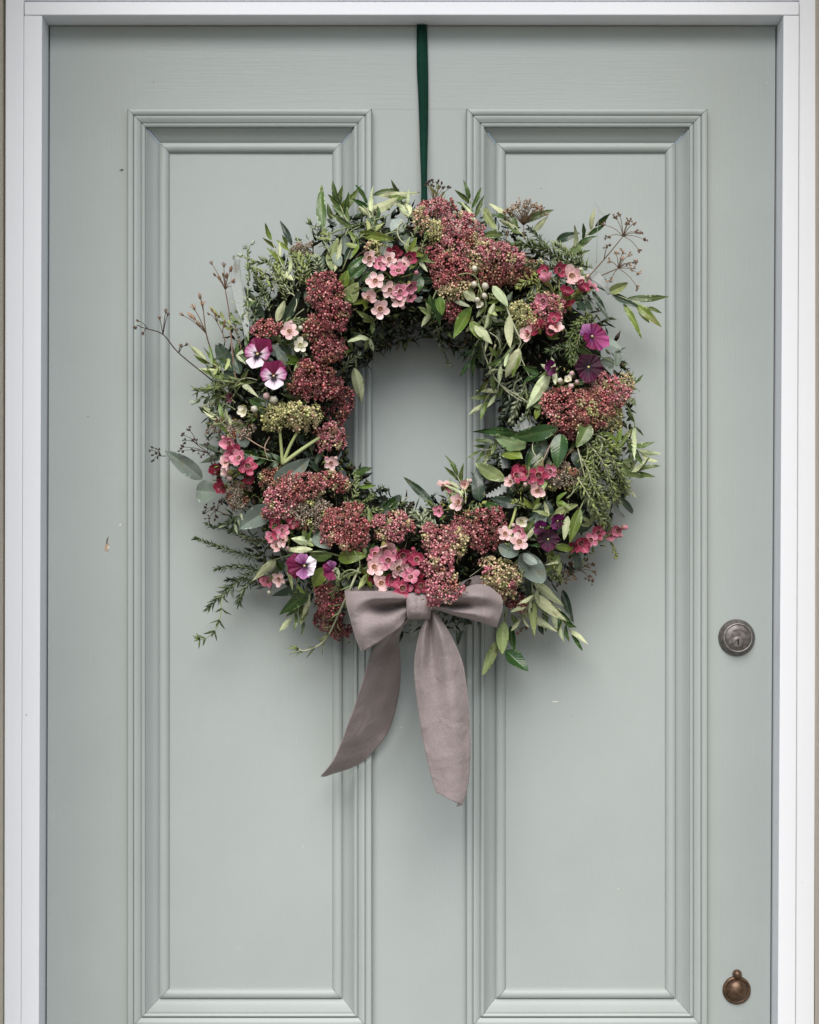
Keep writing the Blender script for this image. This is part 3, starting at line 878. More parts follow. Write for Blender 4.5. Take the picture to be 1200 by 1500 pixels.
# inner top right, hanging
sprig("olive_sprig", [(700, 415, .006), (712, 445, .008), (706, 470, .004)], [
  ('bright', (690, 450), (667, 495), 19, k(oa=.006, ob=.02, roll=-15)), ('bright', (690, 470), (705, 498), 15, k(oa=.008, ob=.018)), ('pale', (695, 476), (720, 501), 15, k(up=-1, oa=.01, ob=.02)),
  ('pale', (722, 419), (745, 447), 15, k(up=-1, oa=.012, ob=.018, roll=15)), ('pale', (724, 444), (710, 486), 9, k(up=-1, oa=.01, ob=.016, roll=20)), ('pale', (697, 437), (677, 428), 16, k(up=-1, oa=.01, ob=.014)),
  ('olive', (662, 438), (690, 450), 8, k(up=-1, ob=.012)), ('bright', (644, 435), (648, 462), 14, k(oa=.008, ob=.014, shape='ovate')), ('pale', (690, 478), (682, 486), 6, k(up=-1))])
sprig("olive_sprig", [(742, 450, .008), (752, 475, .012), (763, 500, .012), (760, 515, .012), (776, 552, .008)], [
  ('pale', (746, 462), (747, 511), 14, k(up=-1, oa=.014, ob=.024)), ('pale', (761, 511), (743, 556), 20, k(up=-1, oa=.014, ob=.024, roll=18)), ('bright', (762, 512), (748, 554), 10, k(oa=.012, ob=.02, roll=-20)),
  ('pale', (758, 500), (724, 540), 4, k(ob=.02)), ('olive', (770, 470), (760, 490), 8), ('pale', (770, 535), (716, 535), 3), ('pale', (805, 545), (772, 598), 19, k(up=-1, oa=.008, ob=.02)), ('bright', (791, 592), (783, 618), 10, k(ob=.012))], scol=PST)
sprig("broadleaf_sprig", [(640, 425, .0), (634, 440, .0), (632, 460, -.004)], [
  ('glossy', (630, 432), (633, 483), 13, k(ob=.008)), ('glossy', (637, 438), (645, 480), 11, k(oa=.006, ob=.012)), ('glossy', (618, 405), (612, 430), 12), ('eucalyptus', (607, 440), (622, 436), 9, k(up=-1))])
# right inside: big glossy leaves
sprig("broadleaf_sprig", [(828, 640, .002), (795, 636, .01), (765, 640, .012)], [
  ('glossy', (762, 637), (705, 628), 13, k(oa=.014, ob=.03, roll=30)), ('glossy', (817, 627), (746, 642), 24, k(oa=.016, ob=.03, roll=12, var=1)), ('glossy', (770, 655), (726, 642), 26, k(up=-1, oa=.008, ob=.02, roll=-25)),
  ('bright', (765, 672), (730, 658), 20, k(oa=.006, ob=.014, roll=-20)), ('glossy', (822, 636), (814, 684), 23, k(oa=.012, ob=.02, shape='ovate', roll=-18)), ('olive', (863, 621), (846, 653), 21, k(oa=.014, ob=.02, shape='ovate')),
  ('dark', (792, 650), (770, 690), 22), ('dark', (800, 645), (782, 688), 20), ('glossy', (800, 642), (772, 684), 20, k(oa=.004)), ('dark', (840, 662), (852, 690), 18), ('pale', (863, 612), (866, 628), 12, k(up=-1))])
sprig("broadleaf_sprig", [(752, 720, .002), (738, 705, .006), (720, 700, .006)], [
  ('pale', (741, 703), (689, 675), 21, k(oa=.01, ob=.026, roll=15)), ('dark', (703, 734), (698, 694), 19, k(ob=.012, shape='ovate')), ('dark', (760, 740), (718, 728), 18), ('glossy', (735, 748), (705, 735), 14), ('dark', (745, 725), (752, 705), 12)])
sprig("olive_sprig", [(905, 580, .006), (916, 592, .012), (928, 612, .014), (930, 626, .014)], [
  ('pale', (912, 580), (942, 596), 9, k(up=-1, ob=.018)), ('olive', (926, 628), (904, 659), 7, k(oa=.014, ob=.018)), ('pale', (930, 624), (928, 673), 9, k(up=-1, oa=.014, ob=.02)), ('olive', (921, 600), (929, 619), 6), ('olive', (931, 625), (944, 639), 4)])
# lower right
sprig("olive_sprig", [(858, 728, .004), (850, 745, .008), (840, 765, .01)], [
  ('bright', (850, 745), (835, 795), 17, k(oa=.012, ob=.02)), ('pale', (832, 756), (826, 791), 12, k(up=-1, oa=.01, ob=.016)), ('pale', (846, 739), (797, 758), 12, k(oa=.01, ob=.018, roll=25)), ('eucalyptus', (795, 752), (788, 784), 16, k(ob=.01, shape='ovate')),
  ('bright', (812, 800), (844, 806), 12, k(oa=.01, ob=.018)), ('dark', (840, 807), (853, 846), 14, k(ob=.012)), ('bright', (808, 822), (803, 795), 10), ('dark', (905, 727), (934, 757), 11, k(ob=.012)), ('bright', (820, 812), (806, 834), 12), ('dark', (893, 700), (915, 735), 14)])
sprig("eucalyptus_sprig", [(750, 830, .004), (765, 815, .008), (785, 815, .006)], [
  ('eucalyptus', (731, 800), (760, 812), 20, k(shape='oval', oa=.012, ob=.02)), ('eucalyptus', (762, 812), (793, 848), 32, k(shape='oval', oa=.01, ob=.016)), ('eucalyptus', (766, 812), (786, 826), 13, k(up=-1, shape='oval', oa=.014, ob=.02))], r0=.0009)
sprig("olive_sprig", [(778, 840, .004), (781, 866, .01), (790, 890, .008), (806, 906, .006)], [
  ('pale', (782, 852), (823, 886), 15, k(up=-1, oa=.012, ob=.022)), ('pale', (783, 871), (825, 907), 17, k(up=-1, oa=.014, ob=.024)), ('bright', (782, 881), (782, 929), 12, k(up=-1, oa=.014, ob=.022)), ('pale', (765, 894), (813, 924), 13, k(up=-1, oa=.006, ob=.016)),
  ('pale', (808, 899), (826, 937), 10, k(up=-1, ob=.016)), ('pale', (819, 890), (823, 919), 9, k(up=-1)), ('dark', (772, 845), (777, 886), 13), ('dark', (790, 915), (796, 930), 9), ('dark', (824, 864), (840, 914), 14, k(ob=.01)), ('olive', (797, 890), (800, 925), 10)])
sprig("olive_sprig", [(742, 890, .006), (739, 912, .012), (733, 940, .014)], [
  ('bright', (739, 911), (735, 961), 20, k(up=-1, oa=.014, ob=.026)), ('bright', (729, 938), (706, 991), 16, k(up=-1, oa=.012, ob=.022)), ('glossy', (741, 953), (774, 982), 24, k(oa=.012, ob=.022, roll=20)), ('glossy', (748, 917), (754, 957), 12), ('olive', (750, 900), (760, 925), 10)])
# bottom centre, at the inner edge
sprig("broadleaf_sprig", [(572, 770, -.01), (566, 752, 0), (575, 738, .004)], [
  ('glossy', (556, 746), (601, 724), 17, k(oa=.002, ob=.02, roll=-20)), ('dark', (563, 758), (566, 730), 16), ('dark', (636, 740), (590, 697), 13, k(ob=.02)), ('bright', (524, 714), (552, 711), 7, k(ob=.016)), ('glossy', (516, 695), (550, 683), 11, k(ob=.012)), ('dark', (545, 770), (560, 742), 12)])
# lower left
sprig("olive_sprig", [(500, 815, -.004), (470, 808, .006), (430, 812, .01), (395, 822, .012)], [
  ('pale', (461, 793), (429, 789), 15, k(up=-1, ob=.02)), ('pale', (458, 805), (414, 805), 10, k(up=-1, oa=.01, ob=.018)), ('olive', (454, 813), (492, 815), 19, k(ob=.012)), ('bright', (496, 818), (534, 814), 20, k(ob=.012, shape='ovate')),
  ('bright', (478, 832), (458, 860), 20, k(oa=.012, ob=.018, shape='ovate')), ('pale', (421, 818), (429, 863), 7, k(ob=.016)), ('pale', (404, 821), (376, 846), 14, k(up=-1, oa=.012, ob=.022)), ('olive', (410, 830), (395, 850), 12), ('glossy', (415, 835), (402, 815), 12),
  ('glossy', (452, 866), (419, 894), 21, k(ob=.01)), ('pale', (451, 887), (439, 916), 11, k(ob=.012)), ('olive', (446, 910), (441, 931), 5), ('dark', (440, 860), (410, 870), 16), ('dark', (500, 840), (520, 870), 16)])
sprig("eucalyptus_sprig", [(330, 705, .0), (310, 708, .006), (296, 702, .01)], [
  ('eucalyptus', (296, 701), (242, 660), 24, k(oa=.012, ob=.02, shape='ovate')), ('eucalyptus', (318, 722), (283, 718), 33, k(oa=.006, ob=.012, shape='oval'))], r0=.0007)
sprig("eucalyptus_sprig", [(400, 730, -.006), (390, 750, .0), (372, 765, .004)], [
  ('eucalyptus', (400, 745), (356, 772), 30, k(oa=.006, ob=.016, shape='ovate')), ('eucalyptus', (403, 708), (455, 672), 28, k(oa=.0, ob=.014, shape='ovate')), ('eucalyptus', (462, 782), (484, 803), 22, k(shape='ovate', ob=.012)), ('eucalyptus', (360, 655), (350, 625), 18, k(shape='ovate')), ('eucalyptus', (370, 690), (352, 665), 18, k(shape='ovate'))], r0=.0009)
# left
sprig("broadleaf_sprig", [(350, 560, -.006), (342, 545, 0), (335, 530, .004)], [
  ('dark', (341, 543), (314, 501), 21, k(oa=.004, ob=.014, shape='ovate')), ('dark', (345, 560), (322, 540), 20), ('dark', (352, 548), (342, 522), 14), ('dark', (385, 470), (362, 428), 18), ('glossy', (392, 600), (365, 585), 16, k(shape='ovate')), ('dark', (380, 580), (400, 600), 16)])
sprig("eucalyptus_sprig", [(440, 540, -.008), (428, 518, 0), (412, 505, .004)], [
  ('eucalyptus', (412, 522), (398, 506), 16, k(shape='oval', up=-1, ob=.012)), ('eucalyptus', (420, 535), (406, 512), 14, k(shape='oval')), ('eucalyptus', (430, 520), (425, 495), 14, k(shape='oval', up=-1)), ('dark', (425, 525), (412, 500), 14)], r0=.0008)
sprig("olive_sprig", [(520, 515, -.004), (522, 540, .004), (524, 556, .006)], [
  ('pale', (519, 539), (530, 592), 18, k(up=-1, oa=.006, ob=.024)), ('dark', (520, 510), (540, 540), 14, k(oa=-.03, ob=-.03)), ('eucalyptus', (525, 488), (528, 510), 16, k(shape='oval', oa=-.01, ob=-.01)), ('dark', (515, 480), (530, 500), 15, k(oa=-.02, ob=-.02))])

# felted silver leaves with ragged lobes
def silver(pts, widths, off, lobes=0):
    W = np.array([Q(*p) for p in pts])
    n = 22
    C_ = catmull(W, n)
    ws = np.interp(np.linspace(0, 1, n), np.linspace(0, 1, len(widths)), widths) * S
    T = np.gradient(C_, axis=0)
    mb = MB(); vs = []
    for i in range(n):
        x, y, z = basis(T[i], np.array([0.2, -1, 0.1]))
        w = ws[i] * (1 + (0.45 * math.sin(i * 1.9) if lobes else 0.06 * math.sin(i * 2.1)))
        for s_, h in ((-1, 0.15), (-0.45, 0.0), (0, 0.1), (0.5, 0.02), (1, 0.2)):
            vs.append(C_[i] + x * w * 0.5 * s_ + z * w * h)
    fs = [(i * 5 + j, i * 5 + j + 1, (i + 1) * 5 + j + 1, (i + 1) * 5 + j) for i in range(n - 1) for j in range(4)]
    mb.add(vs, fs, (0.1, 0.5, 0.5))
    o = link("silver_leaf", mb.mesh("silver_leaf", LM['silver'][0]), wreath)
    so = o.modifiers.new("thickness", 'SOLIDIFY'); so.thickness = 0.0008
    return o
silver([(348, 376, .012), (346, 410, .012), (352, 445, .010), (360, 475, .006), (362, 505, .0)], [6, 14, 15, 9, 4], 0)
silver([(850, 396, .004), (866, 402, .012), (882, 414, .016), (893, 431, .014)], [10, 16, 12, 3], 0)
silver([(782, 612, -.01), (768, 622, .0), (752, 630, .004)], [16, 22, 12, 5], 0, 1)
silver([(735, 658, -.02), (738, 672, -.01), (742, 686, -.01)], [6, 10, 12], 0, 1)
silver([(745, 712, .0), (728, 722, .004), (712, 727, .006)], [10, 9, 3], 0, 1)
silver([(606, 905, -.01), (607, 920, -.006), (604, 936, -.006)], [8, 16, 10], 0, 1)
silver([(690, 905, -.02), (675, 915, -.01), (668, 925, -.006)], [14, 18, 6], 0, 1)
silver([(898, 735, .0), (904, 748, .008), (915, 757, .008)], [5, 7, 2], 0)

def needle(mb, a, d, n, L_, w, c, bend=0.15):
    """small flat pointed leaf with a ridge; a base, d direction, n facing"""
    x, y, z = basis(d, n)
    pts = [a - x * w * .3, a + x * w * .3, a + y * L_ * .45 + x * w * .5 + z * L_ * bend * .3, a + y * L_ * .45 - x * w * .5 + z * L_ * bend * .3,
           a + y * L_ - z * L_ * bend * .3, a + y * L_ * .45 - z * w * .35 + z * L_ * bend * .3, a + y * L_ * .45 + z * w * .25 + z * L_ * bend * .3]
    c = np.array(c)
    mb.add(pts, [(0, 1, 2, 6), (0, 6, 3), (6, 2, 4), (3, 6, 4), (1, 0, 5), (2, 1, 5), (0, 3, 5), (4, 2, 5), (3, 4, 5)],
           [c * .8, c * .8, c, c, c * 1.25, c * 1.15, c * 0.85])

# ---- sedum heads
def bud_template():
    prof = [(0.0, -0.9), (0.62, -0.55), (0.95, 0.1), (0.7, 0.75), (0.25, 1.15)]
    n = 5; V = []; T = []
    for r, z in prof[1:]:
        for i in range(n):
            a = 2 * math.pi * i / n + (0.3 if z > 0.5 else 0)
            V.append((r * math.cos(a), r * math.sin(a), z)); T.append((z + 0.6) / 1.8)
    V.append((0, 0, 1.3)); T.append(1.0)
    F = []
    for q in range(3):
        for i in range(n):
            F.append((q * n + i, q * n + (i + 1) % n, (q + 1) * n + (i + 1) % n, (q + 1) * n + i))
    for i in range(n):
        F.append((3 * n + i, 3 * n + (i + 1) % n, 4 * n))
    return np.array(V), F, np.array(T)
BUD = bud_template()
def star_template():
    V, T, F = [(0, 0, 0.25)], [0.0], []
    for i in range(5):
        a = 2 * math.pi * i / 5
        for (r, da, z, t) in ((0.75, -0.42, 0.45, 0.5), (1.55, 0, 0.75, 1.0), (0.75, 0.42, 0.45, 0.5)):
            V.append((r * math.cos(a + da), r * math.sin(a + da), z)); T.append(t)
        q = 1 + i * 3
        F += [(0, q, q + 1), (0, q + 1, q + 2)]
    V.append((0, 0, -0.8)); T.append(0.0)
    for i in range(5):
        q = 1 + i * 3
        F += [(16, q + 1, q), (16, q + 2, q + 1)]
    c = len(V)
    for i in range(5):    # carpels
        a = 2 * math.pi * (i + .5) / 5
        V.append((0.3 * math.cos(a), 0.3 * math.sin(a), 0.95)); T.append(0.8)
    V.append((0, 0, 0.2)); T.append(.2)
    F += [(c + i, c + (i + 1) % 5, c + 5) for i in range(5)]
    return np.array(V, float), F, np.array(T)
STAR = star_template()
PALS = {
 'dark':  [((0.105, 0.009, 0.018), (0.62, 0.22, 0.22)), ((0.07, 0.006, 0.012), (0.46, 0.11, 0.12)), ((0.15, 0.018, 0.03), (0.74, 0.40, 0.36))],
 'red':   [((0.19, 0.022, 0.034), (0.70, 0.28, 0.26)), ((0.14, 0.014, 0.024), (0.60, 0.18, 0.17)), ((0.24, 0.06, 0.05), (0.76, 0.48, 0.40))],
 'pink':  [((0.30, 0.05, 0.085), (0.78, 0.38, 0.38)), ((0.22, 0.028, 0.055), (0.72, 0.28, 0.30)), ((0.40, 0.16, 0.13), (0.82, 0.62, 0.54))],
 'brown': [((0.14, 0.035, 0.02), (0.54, 0.26, 0.18)), ((0.10, 0.02, 0.016), (0.48, 0.18, 0.14)), ((0.17, 0.085, 0.04), (0.60, 0.42, 0.28))],
 'beige': [((0.34, 0.24, 0.10), (0.76, 0.66, 0.44)), ((0.30, 0.24, 0.09), (0.70, 0.62, 0.36)), ((0.42, 0.16, 0.12), (0.76, 0.50, 0.40))],
 'green': [((0.25, 0.25, 0.07), (0.66, 0.60, 0.30)), ((0.18, 0.20, 0.06), (0.56, 0.54, 0.26)), ((0.32, 0.26, 0.10), (0.72, 0.64, 0.40))],
 'dull':  [((0.20, 0.15, 0.10), (0.52, 0.46, 0.36)), ((0.14, 0.10, 0.07), (0.40, 0.34, 0.26)), ((0.22, 0.10, 0.08), (0.50, 0.34, 0.30))],
}
def sedum(cx, cy, rx, ry, rot, pal, off=0.008, bud=2.5, pal2=None, mix=0.0, bulge=0.55, stars=0.42, dens=1.0, grad=None):
    """flat-topped head of many small bud clusters on branching stalks"""
    n0 = nrm(cx, cy)
    n0 = n0 + np.array([0, -0.5, 0.05]); n0 /= np.linalg.norm(n0)
    C0 = Q(cx, cy, off)
    x, y, z = basis(np.array([math.sin(math.radians(rot)), 0, math.cos(math.radians(rot))]), n0)
    RX, RY = rx * S, ry * S
    mb = MB(); st = MB()
    base = C0 - z * (0.030 + 0.3 * min(RX, RY))
    bud *= 1.03
    alts = {'dark': ['red', 'brown', 'dark'], 'red': ['brown', 'pink', 'beige'], 'pink': ['red', 'beige', 'brown'], 'beige': ['pink', 'green'], 'green': ['beige', 'green'], 'brown': ['dark', 'green', 'beige'], 'dull': ['brown', 'green']}[pal]
    f1, f2 = rng.uniform(1.5, 3, 2)
    sp = bud * S * 4.4
    ph1, ph2 = rng.uniform(0, 6.28, 2)
    pts = []
    tries = 0
    target = int(dens * math.pi * RX * RY / (sp * sp) * 1.6) + 3
    while len(pts) < target and tries < 4000:
        tries += 1
        u, v = rng.uniform(-1, 1, 2)
        ang_ = math.atan2(v, u)
        if math.hypot(u, v) > 1 + 0.13 * math.sin(3 * ang_ + ph1) + 0.09 * math.sin(5 * ang_ + ph2): continue
        p = np.array([u * RX, v * RY])
        if all(np.hypot(*(p - q[0])) > sp * 0.72 for q in pts):
            pts.append((p, u, v))
    for p, u, v in pts:
        q2 = u * u + v * v
        hgt = bulge * min(RX, RY) * (math.sqrt(max(0, 1 - q2)) - 0.55) + rng.normal(0, bud * S * 1.25)
        cc = C0 + x * p[0] + y * p[1] + z * hgt
        nn = z + x * u * 0.7 + y * v * 0.7; nn /= np.linalg.norm(nn)
        mid = base * 0.35 + cc * 0.65 - z * 0.006
        st.tube([base, mid, cc - nn * bud * S], 0.0011, 0.0006, 4, (0.24, 0.16, 0.09) if pal in ('dark', 'red', 'pink', 'brown') else (0.30, 0.31, 0.12))
        usepal = pal
        if grad is not None:
            gx = (u * grad[0] + v * grad[1])
            if gx + rng.normal(0, .25) > grad[2]: usepal = pal2
        elif math.sin(u * f1 * 2 + ph1) * math.cos(v * f2 * 2 + ph2) + rng.normal(0, .25) > 0.42: usepal = alts[int(rng.integers(len(alts)))]
        cpal = PALS[usepal]
        a1, b1, c1 = basis(nn, np.array([0.3, 0.1, 1.0]))
        tx, tz = a1, c1
        nb = int(rng.integers(8, 13))
        for kk in range(2):      # bracts and spent threads between the buds
            dd_ = nn + rng.normal(0, .55, 3); dd_ /= np.linalg.norm(dd_)
            q_ = cc + (tx * rng.normal(0, .5) + tz * rng.normal(0, .5)) * sp
            needle(st, q_ - dd_ * bud * S * 1.5, dd_, np.array([.2, -1, .3]), bud * S * rng.uniform(2.5, 4.5), bud * S * .55, np.array([(0.22, 0.20, 0.09), (0.16, 0.08, 0.05), (0.30, 0.26, 0.14)][kk % 3]) * rng.uniform(.5, 1.3))
        for kk in range(nb):
            if kk == 0: du, dv = 0, 0
            else:
                rr = sp * 0.52 * (0.55 if kk < 5 else 1.0) * rng.uniform(.85, 1.1)
                aa = kk * 2.399 + rng.uniform(-.3, .3)
                du, dv = rr * math.cos(aa), rr * math.sin(aa)
            tilt = 1.1 * np.hypot(du, dv) / sp
            dr_ = nn + (tx * du + tz * dv) / sp * 1.5
            dr_ = dr_ + rng.normal(0, 0.15, 3); dr_ /= np.linalg.norm(dr_)
            pos = cc + tx * du + tz * dv - nn * (tilt * tilt * sp * 0.75)
            sc = bud * S * rng.uniform(0.5, 1.15)
            ax, ay, az = basis(np.array([dr_[1], -dr_[0], 0.01]), dr_)
            Vt, Ft, Tt = STAR if rng.random() < stars else BUD
            W = pos + sc * (Vt[:, :1] * ax + Vt[:, 1:2] * ay + Vt[:, 2:3] * dr_)
            c0, c1_ = cpal[rng.choice(3, p=[.5, .32, .18])]
            w = rng.uniform(0.65, 1.25)
            tt = (np.clip(Tt, 0, 1) ** 3.6)[:, None]  # pale tips brightened as painted highlights, bases darkened like shaded gaps
            mb.add(W, Ft, (np.array(c0) * (1 - tt) + np.array(c1_) * tt) * w)
    s_o = link("sedum_head", st.mesh("sedum_stalks", M_stem), wreath)
    bo = link("buds", mb.mesh("sedum_buds", M_sedum), s_o)
    bo["kind"] = "stuff"
    return s_o

SED = [
 # top right mass
 (640, 306, 30, 15, -10, 'pink', .016, 2.3), (617, 322, 12, 18, 0, 'beige', .012, 2.2), (674, 345, 29, 36, 20, 'pink', .02, 2.4), (645, 338, 16, 17, 0, 'green', .01, 2.3),
 (664, 392, 30, 24, 0, 'red', .006, 2.4), (734, 374, 37, 19, 5, 'pink', .014, 2.6), (700, 372, 18, 24, 0, 'beige', .010, 2.4), (668, 425, 24, 12, 0, 'beige', .006, 2.3), (655, 410, 16, 12, 0, 'red', .006, 2.3), (661, 455, 13, 12, 0, 'dark', .002, 2.4),
 (725, 400, 38, 17, 0, 'brown', .0, 2.3), (770, 395, 26, 18, 0, 'brown', -.006, 2.2),
 # left tall column
 (474, 425, 25, 24, 0, 'dark', .018, 2.7), (489, 459, 20, 20, 0, 'dark', .026, 2.8), (466, 478, 20, 18, 0, 'red', .008, 2.5), (484, 510, 22, 19, 0, 'dark', .018, 2.7),
 (460, 556, 33, 28, 0, 'dark', .016, 2.8), (490, 566, 14, 16, 0, 'dark', .008, 2.5), (502, 595, 17, 27, 25, 'dark', .014, 2.6),
 (420, 609, 32, 17, -8, 'green', .02, 2.7), (448, 612, 24, 17, -12, 'beige', .02, 2.6), (487, 640, 25, 19, -20, 'pink', .014, 2.5), (390, 482, 23, 12, 0, 'red', .012, 2.4),
 # lower left
 (410, 735, 27, 24, 0, 'pink', .014, 2.2), (442, 712, 30, 20, 0, 'red', .02, 2.2), (485, 706, 28, 13, 5, 'red', .014, 2.2), (452, 752, 32, 24, 0, 'dull', .010, 2.1), (507, 772, 34, 34, 0, 'red', .02, 2.3),
 # bottom
 (577, 773, 27, 24, -25, 'pink', .016, 2.3), (640, 788, 24, 20, 0, 'pink', .022, 2.5), (668, 792, 16, 20, 10, 'beige', .022, 2.4), (644, 826, 24, 25, 0, 'pink', .034, 2.7), (650, 864, 24, 19, -15, 'pink', .064, 2.7),
 (704, 776, 41, 30, 0, 'dark', .012, 2.5), (735, 843, 30, 24, 0, 'beige', .014, 2.6), (728, 866, 28, 14, 0, 'red', .008, 2.5), (482, 880, 20, 22, 0, 'dark', .006, 2.4), (480, 908, 24, 18, 0, 'dark', .004, 2.4), (497, 925, 18, 10, 0, 'dark', .002, 2.4), (473, 862, 14, 10, 0, 'red', .002, 2.3),
 (764, 882, 16, 12, 0, 'dark', .0, 2.4),
 # right
 (832, 598, 36, 30, 0, 'red', .016, 2.5), (868, 600, 34, 28, 0, 'brown', .016, 2.5), (893, 572, 34, 20, 15, 'pink', .018, 2.6), (878, 590, 22, 20, 0, 'red', .02, 2.5), (846, 630, 22, 12, 0, 'dark', .004, 2.4), (918, 563, 14, 16, 10, 'beige', .014, 2.5),
 (806, 452, 22, 22, 0, 'pink', .012, 2.4), (766, 462, 18, 18, 0, 'green', .008, 2.5), (785, 470, 16, 14, 0, 'red', .006, 2.3), (552, 366, 15, 13, 0, 'green', .006, 2.3), (825, 698, 24, 18, 0, 'dull', .006, 2.2), (640, 375, 22, 16, 0, 'dark', -.004, 2.3),
 (350, 632, 22, 14, 0, 'dull', .004, 2.0), (442, 366, 15, 10, 0, 'dull', .004, 2.0), (900, 612, 14, 22, 0, 'green', .0, 2.3), (400, 700, 20, 14, 0, 'brown', -.004, 2.2), (345, 725, 18, 20, 0, 'dull', .0, 1.9),
]
for e in SED:
    sedum(e[0], e[1], e[2], e[3], e[4], e[5], e[6], e[7], pal2={'dark': 'red', 'red': 'pink', 'pink': 'red', 'beige': 'pink', 'green': 'beige', 'brown': 'dark', 'dull': 'brown'}[e[5]], mix=0.16)
stem_obj("sedum_stalk", [([(414, 680, .0), (412, 655, .004), (410, 632, .01)], .0022, .0016, (0.34, 0.38, 0.16)), ([(414, 680, 0), (424, 655, .004), (436, 632, .01)], .0022, .0016, (0.34, 0.38, 0.16)), ([(414, 680, 0), (440, 660, .008), (468, 641, .012)], .0026, .0018, (0.36, 0.40, 0.18))], wreath)
stem_obj("sedum_stalk", [([(735, 790, .0), (748, 770, .006), (756, 744, .0)], .002, .0016, (0.34, 0.38, 0.14))], wreath)

# ---- waxflowers
WCOL = {   # petal base, petal edge, cup, rim
 'pale':    ((0.60, 0.32, 0.33), (0.84, 0.68, 0.64), (0.22, 0.07, 0.05), (0.66, 0.42, 0.33)),
 'pink':    ((0.46, 0.09, 0.17), (0.74, 0.38, 0.44), (0.17, 0.02, 0.035), (0.66, 0.34, 0.36)),
 'crimson': ((0.24, 0.014, 0.045), (0.48, 0.09, 0.16), (0.07, 0.006, 0.012), (0.46, 0.14, 0.17)),
 'deep':    ((0.13, 0.007, 0.02), (0.26, 0.028, 0.055), (0.06, 0.005, 0.01), (0.22, 0.04, 0.05)),
 'cream':   ((0.62, 0.58, 0.44), (0.82, 0.78, 0.68), (0.40, 0.38, 0.18), (0.6, 0.55, 0.35)),
}
def waxflower_mesh(ck, var):
    rnd = random.Random(var * 31 + len(ck))
    cb, ce, cc, cr = [np.array(c) for c in WCOL[ck]]
    mb = MB()
    close = [0.3, 0.75, 0.1, 0.5, 1.05][var]
    for i in range(5):
        a0 = 2 * math.pi * i / 5 + rnd.uniform(-.08, .08)
        u = np.array([math.cos(a0), math.sin(a0), 0]); v = np.array([-math.sin(a0), math.cos(a0), 0])
        tilt = close + rnd.uniform(-.3, .3)
        ax = u * math.cos(tilt) + np.array([0, 0, 1]) * math.sin(tilt)
        nz = np.array([0, 0, 1]) * math.cos(tilt) - u * math.sin(tilt)
        c0 = u * 0.18 + np.array([0, 0, 0.02 + 0.012 * (i % 2)])
        V, C, F = [], [], []
        R = 0.225 * rnd.uniform(.93, 1.08)
        m_ = c0 + ax * R * 0.85
        V.append(m_ - nz * 0.03); C.append(cb * 0.6 + ce * 0.4)
        n = 12
        for ring, (rr, h) in enumerate(((0.6, -0.012), (1.0, 0.035))):
            for q in range(n):
                t = 2 * math.pi * q / n
                rad = R * rr * (1 + 0.05 * math.sin(3 * t + i))
                pos = m_ + ax * rad * math.cos(t) + v * rad * math.sin(t) + nz * (h * rnd.uniform(.6, 1.4) + 0.03 * math.sin(2 * t + i * 1.7 + var))
                f = 0.5 + 0.5 * math.cos(t)
                f = f * 0.5 + 0.5 * ring
                V.append(pos); C.append(cb * (1 - f) + ce * f)
        for q in range(n):
            F.append((0, 1 + q, 1 + (q + 1) % n))
            F.append((1 + q, 1 + n + q, 1 + n + (q + 1) % n, 1 + (q + 1) % n))
        mb.add(V, F, np.array(C))
    # cup with nectar disc
    n = 14; V, C, F = [], [], []
    for r, z, c in ((0.22, 0.05, cr), (0.19, 0.085, cr * 1.1), (0.14, 0.02, cc), (0.05, 0.0, cc * 0.8 + np.array([0.03, 0.04, 0.0]))):
        for q in range(n):
            t = 2 * math.pi * q / n
            V.append((r * math.cos(t), r * math.sin(t), z)); C.append(c)
    for rI in range(3):
        for q in range(n):
            F.append((rI * n + q, rI * n + (q + 1) % n, (rI + 1) * n + (q + 1) % n, (rI + 1) * n + q))
    F.append(tuple(3 * n + q for q in range(n)))
    # calyx tube behind
    b0 = len(V)
    for r, z in ((0.22, 0.05), (0.17, -0.2), (0.06, -0.42)):
        for q in range(n):
            t = 2 * math.pi * q / n
            V.append((r * math.cos(t), r * math.sin(t), z)); C.append(np.array([0.26, 0.24, 0.08]))
    for rI in range(2):
        for q in range(n):
            F.append((b0 + rI * n + (q + 1) % n, b0 + rI * n + q, b0 + (rI + 1) * n + q, b0 + (rI + 1) * n + (q + 1) % n))
    mb.add(V, F, np.array(C))
    for q in range(10):      # stamens
        t = 2 * math.pi * q / 10
        p = np.array([0.165 * math.cos(t), 0.165 * math.sin(t), 0.11])
        e = 0.026
        mb.add([p + (e, 0, 0), p + (-e, 0, 0), p + (0, e, 0), p + (0, -e, 0), p + (0, 0, e), p - (0, 0, e)],
               [(0, 2, 4), (2, 1, 4), (1, 3, 4), (3, 0, 4), (2, 0, 5), (1, 2, 5), (3, 1, 5), (0, 3, 5)], ce * 0.9 if q % 2 else cr * 0.5)
    mb.tube([(0, 0, 0), (0, 0, 0.17)], 0.022, 0.015, 5, tuple(cr))
    return mb.mesh(ck + "_waxflower", M_petal)
WMESH = {(c, v): waxflower_mesh(c, v) for c in WCOL for v in range(5)}
def bud_mesh(ck):
    mb = MB(); cb, ce = [np.array(c) for c in WCOL[ck][:2]]
    Vt, Ft, Tt = BUD
    tt = np.clip(Tt, 0, 1)[:, None]
    mb.add(Vt * np.array([.5, .5, .55]), Ft, np.array([0.28, 0.26, 0.1]) * (1 - np.minimum(1, tt * 1.6)) + (cb * .5 + ce * .5) * np.minimum(1, tt * 1.6))
    return mb.mesh(ck + "_bud", M_petal)
BMESH = {c: bud_mesh(c) for c in WCOL}

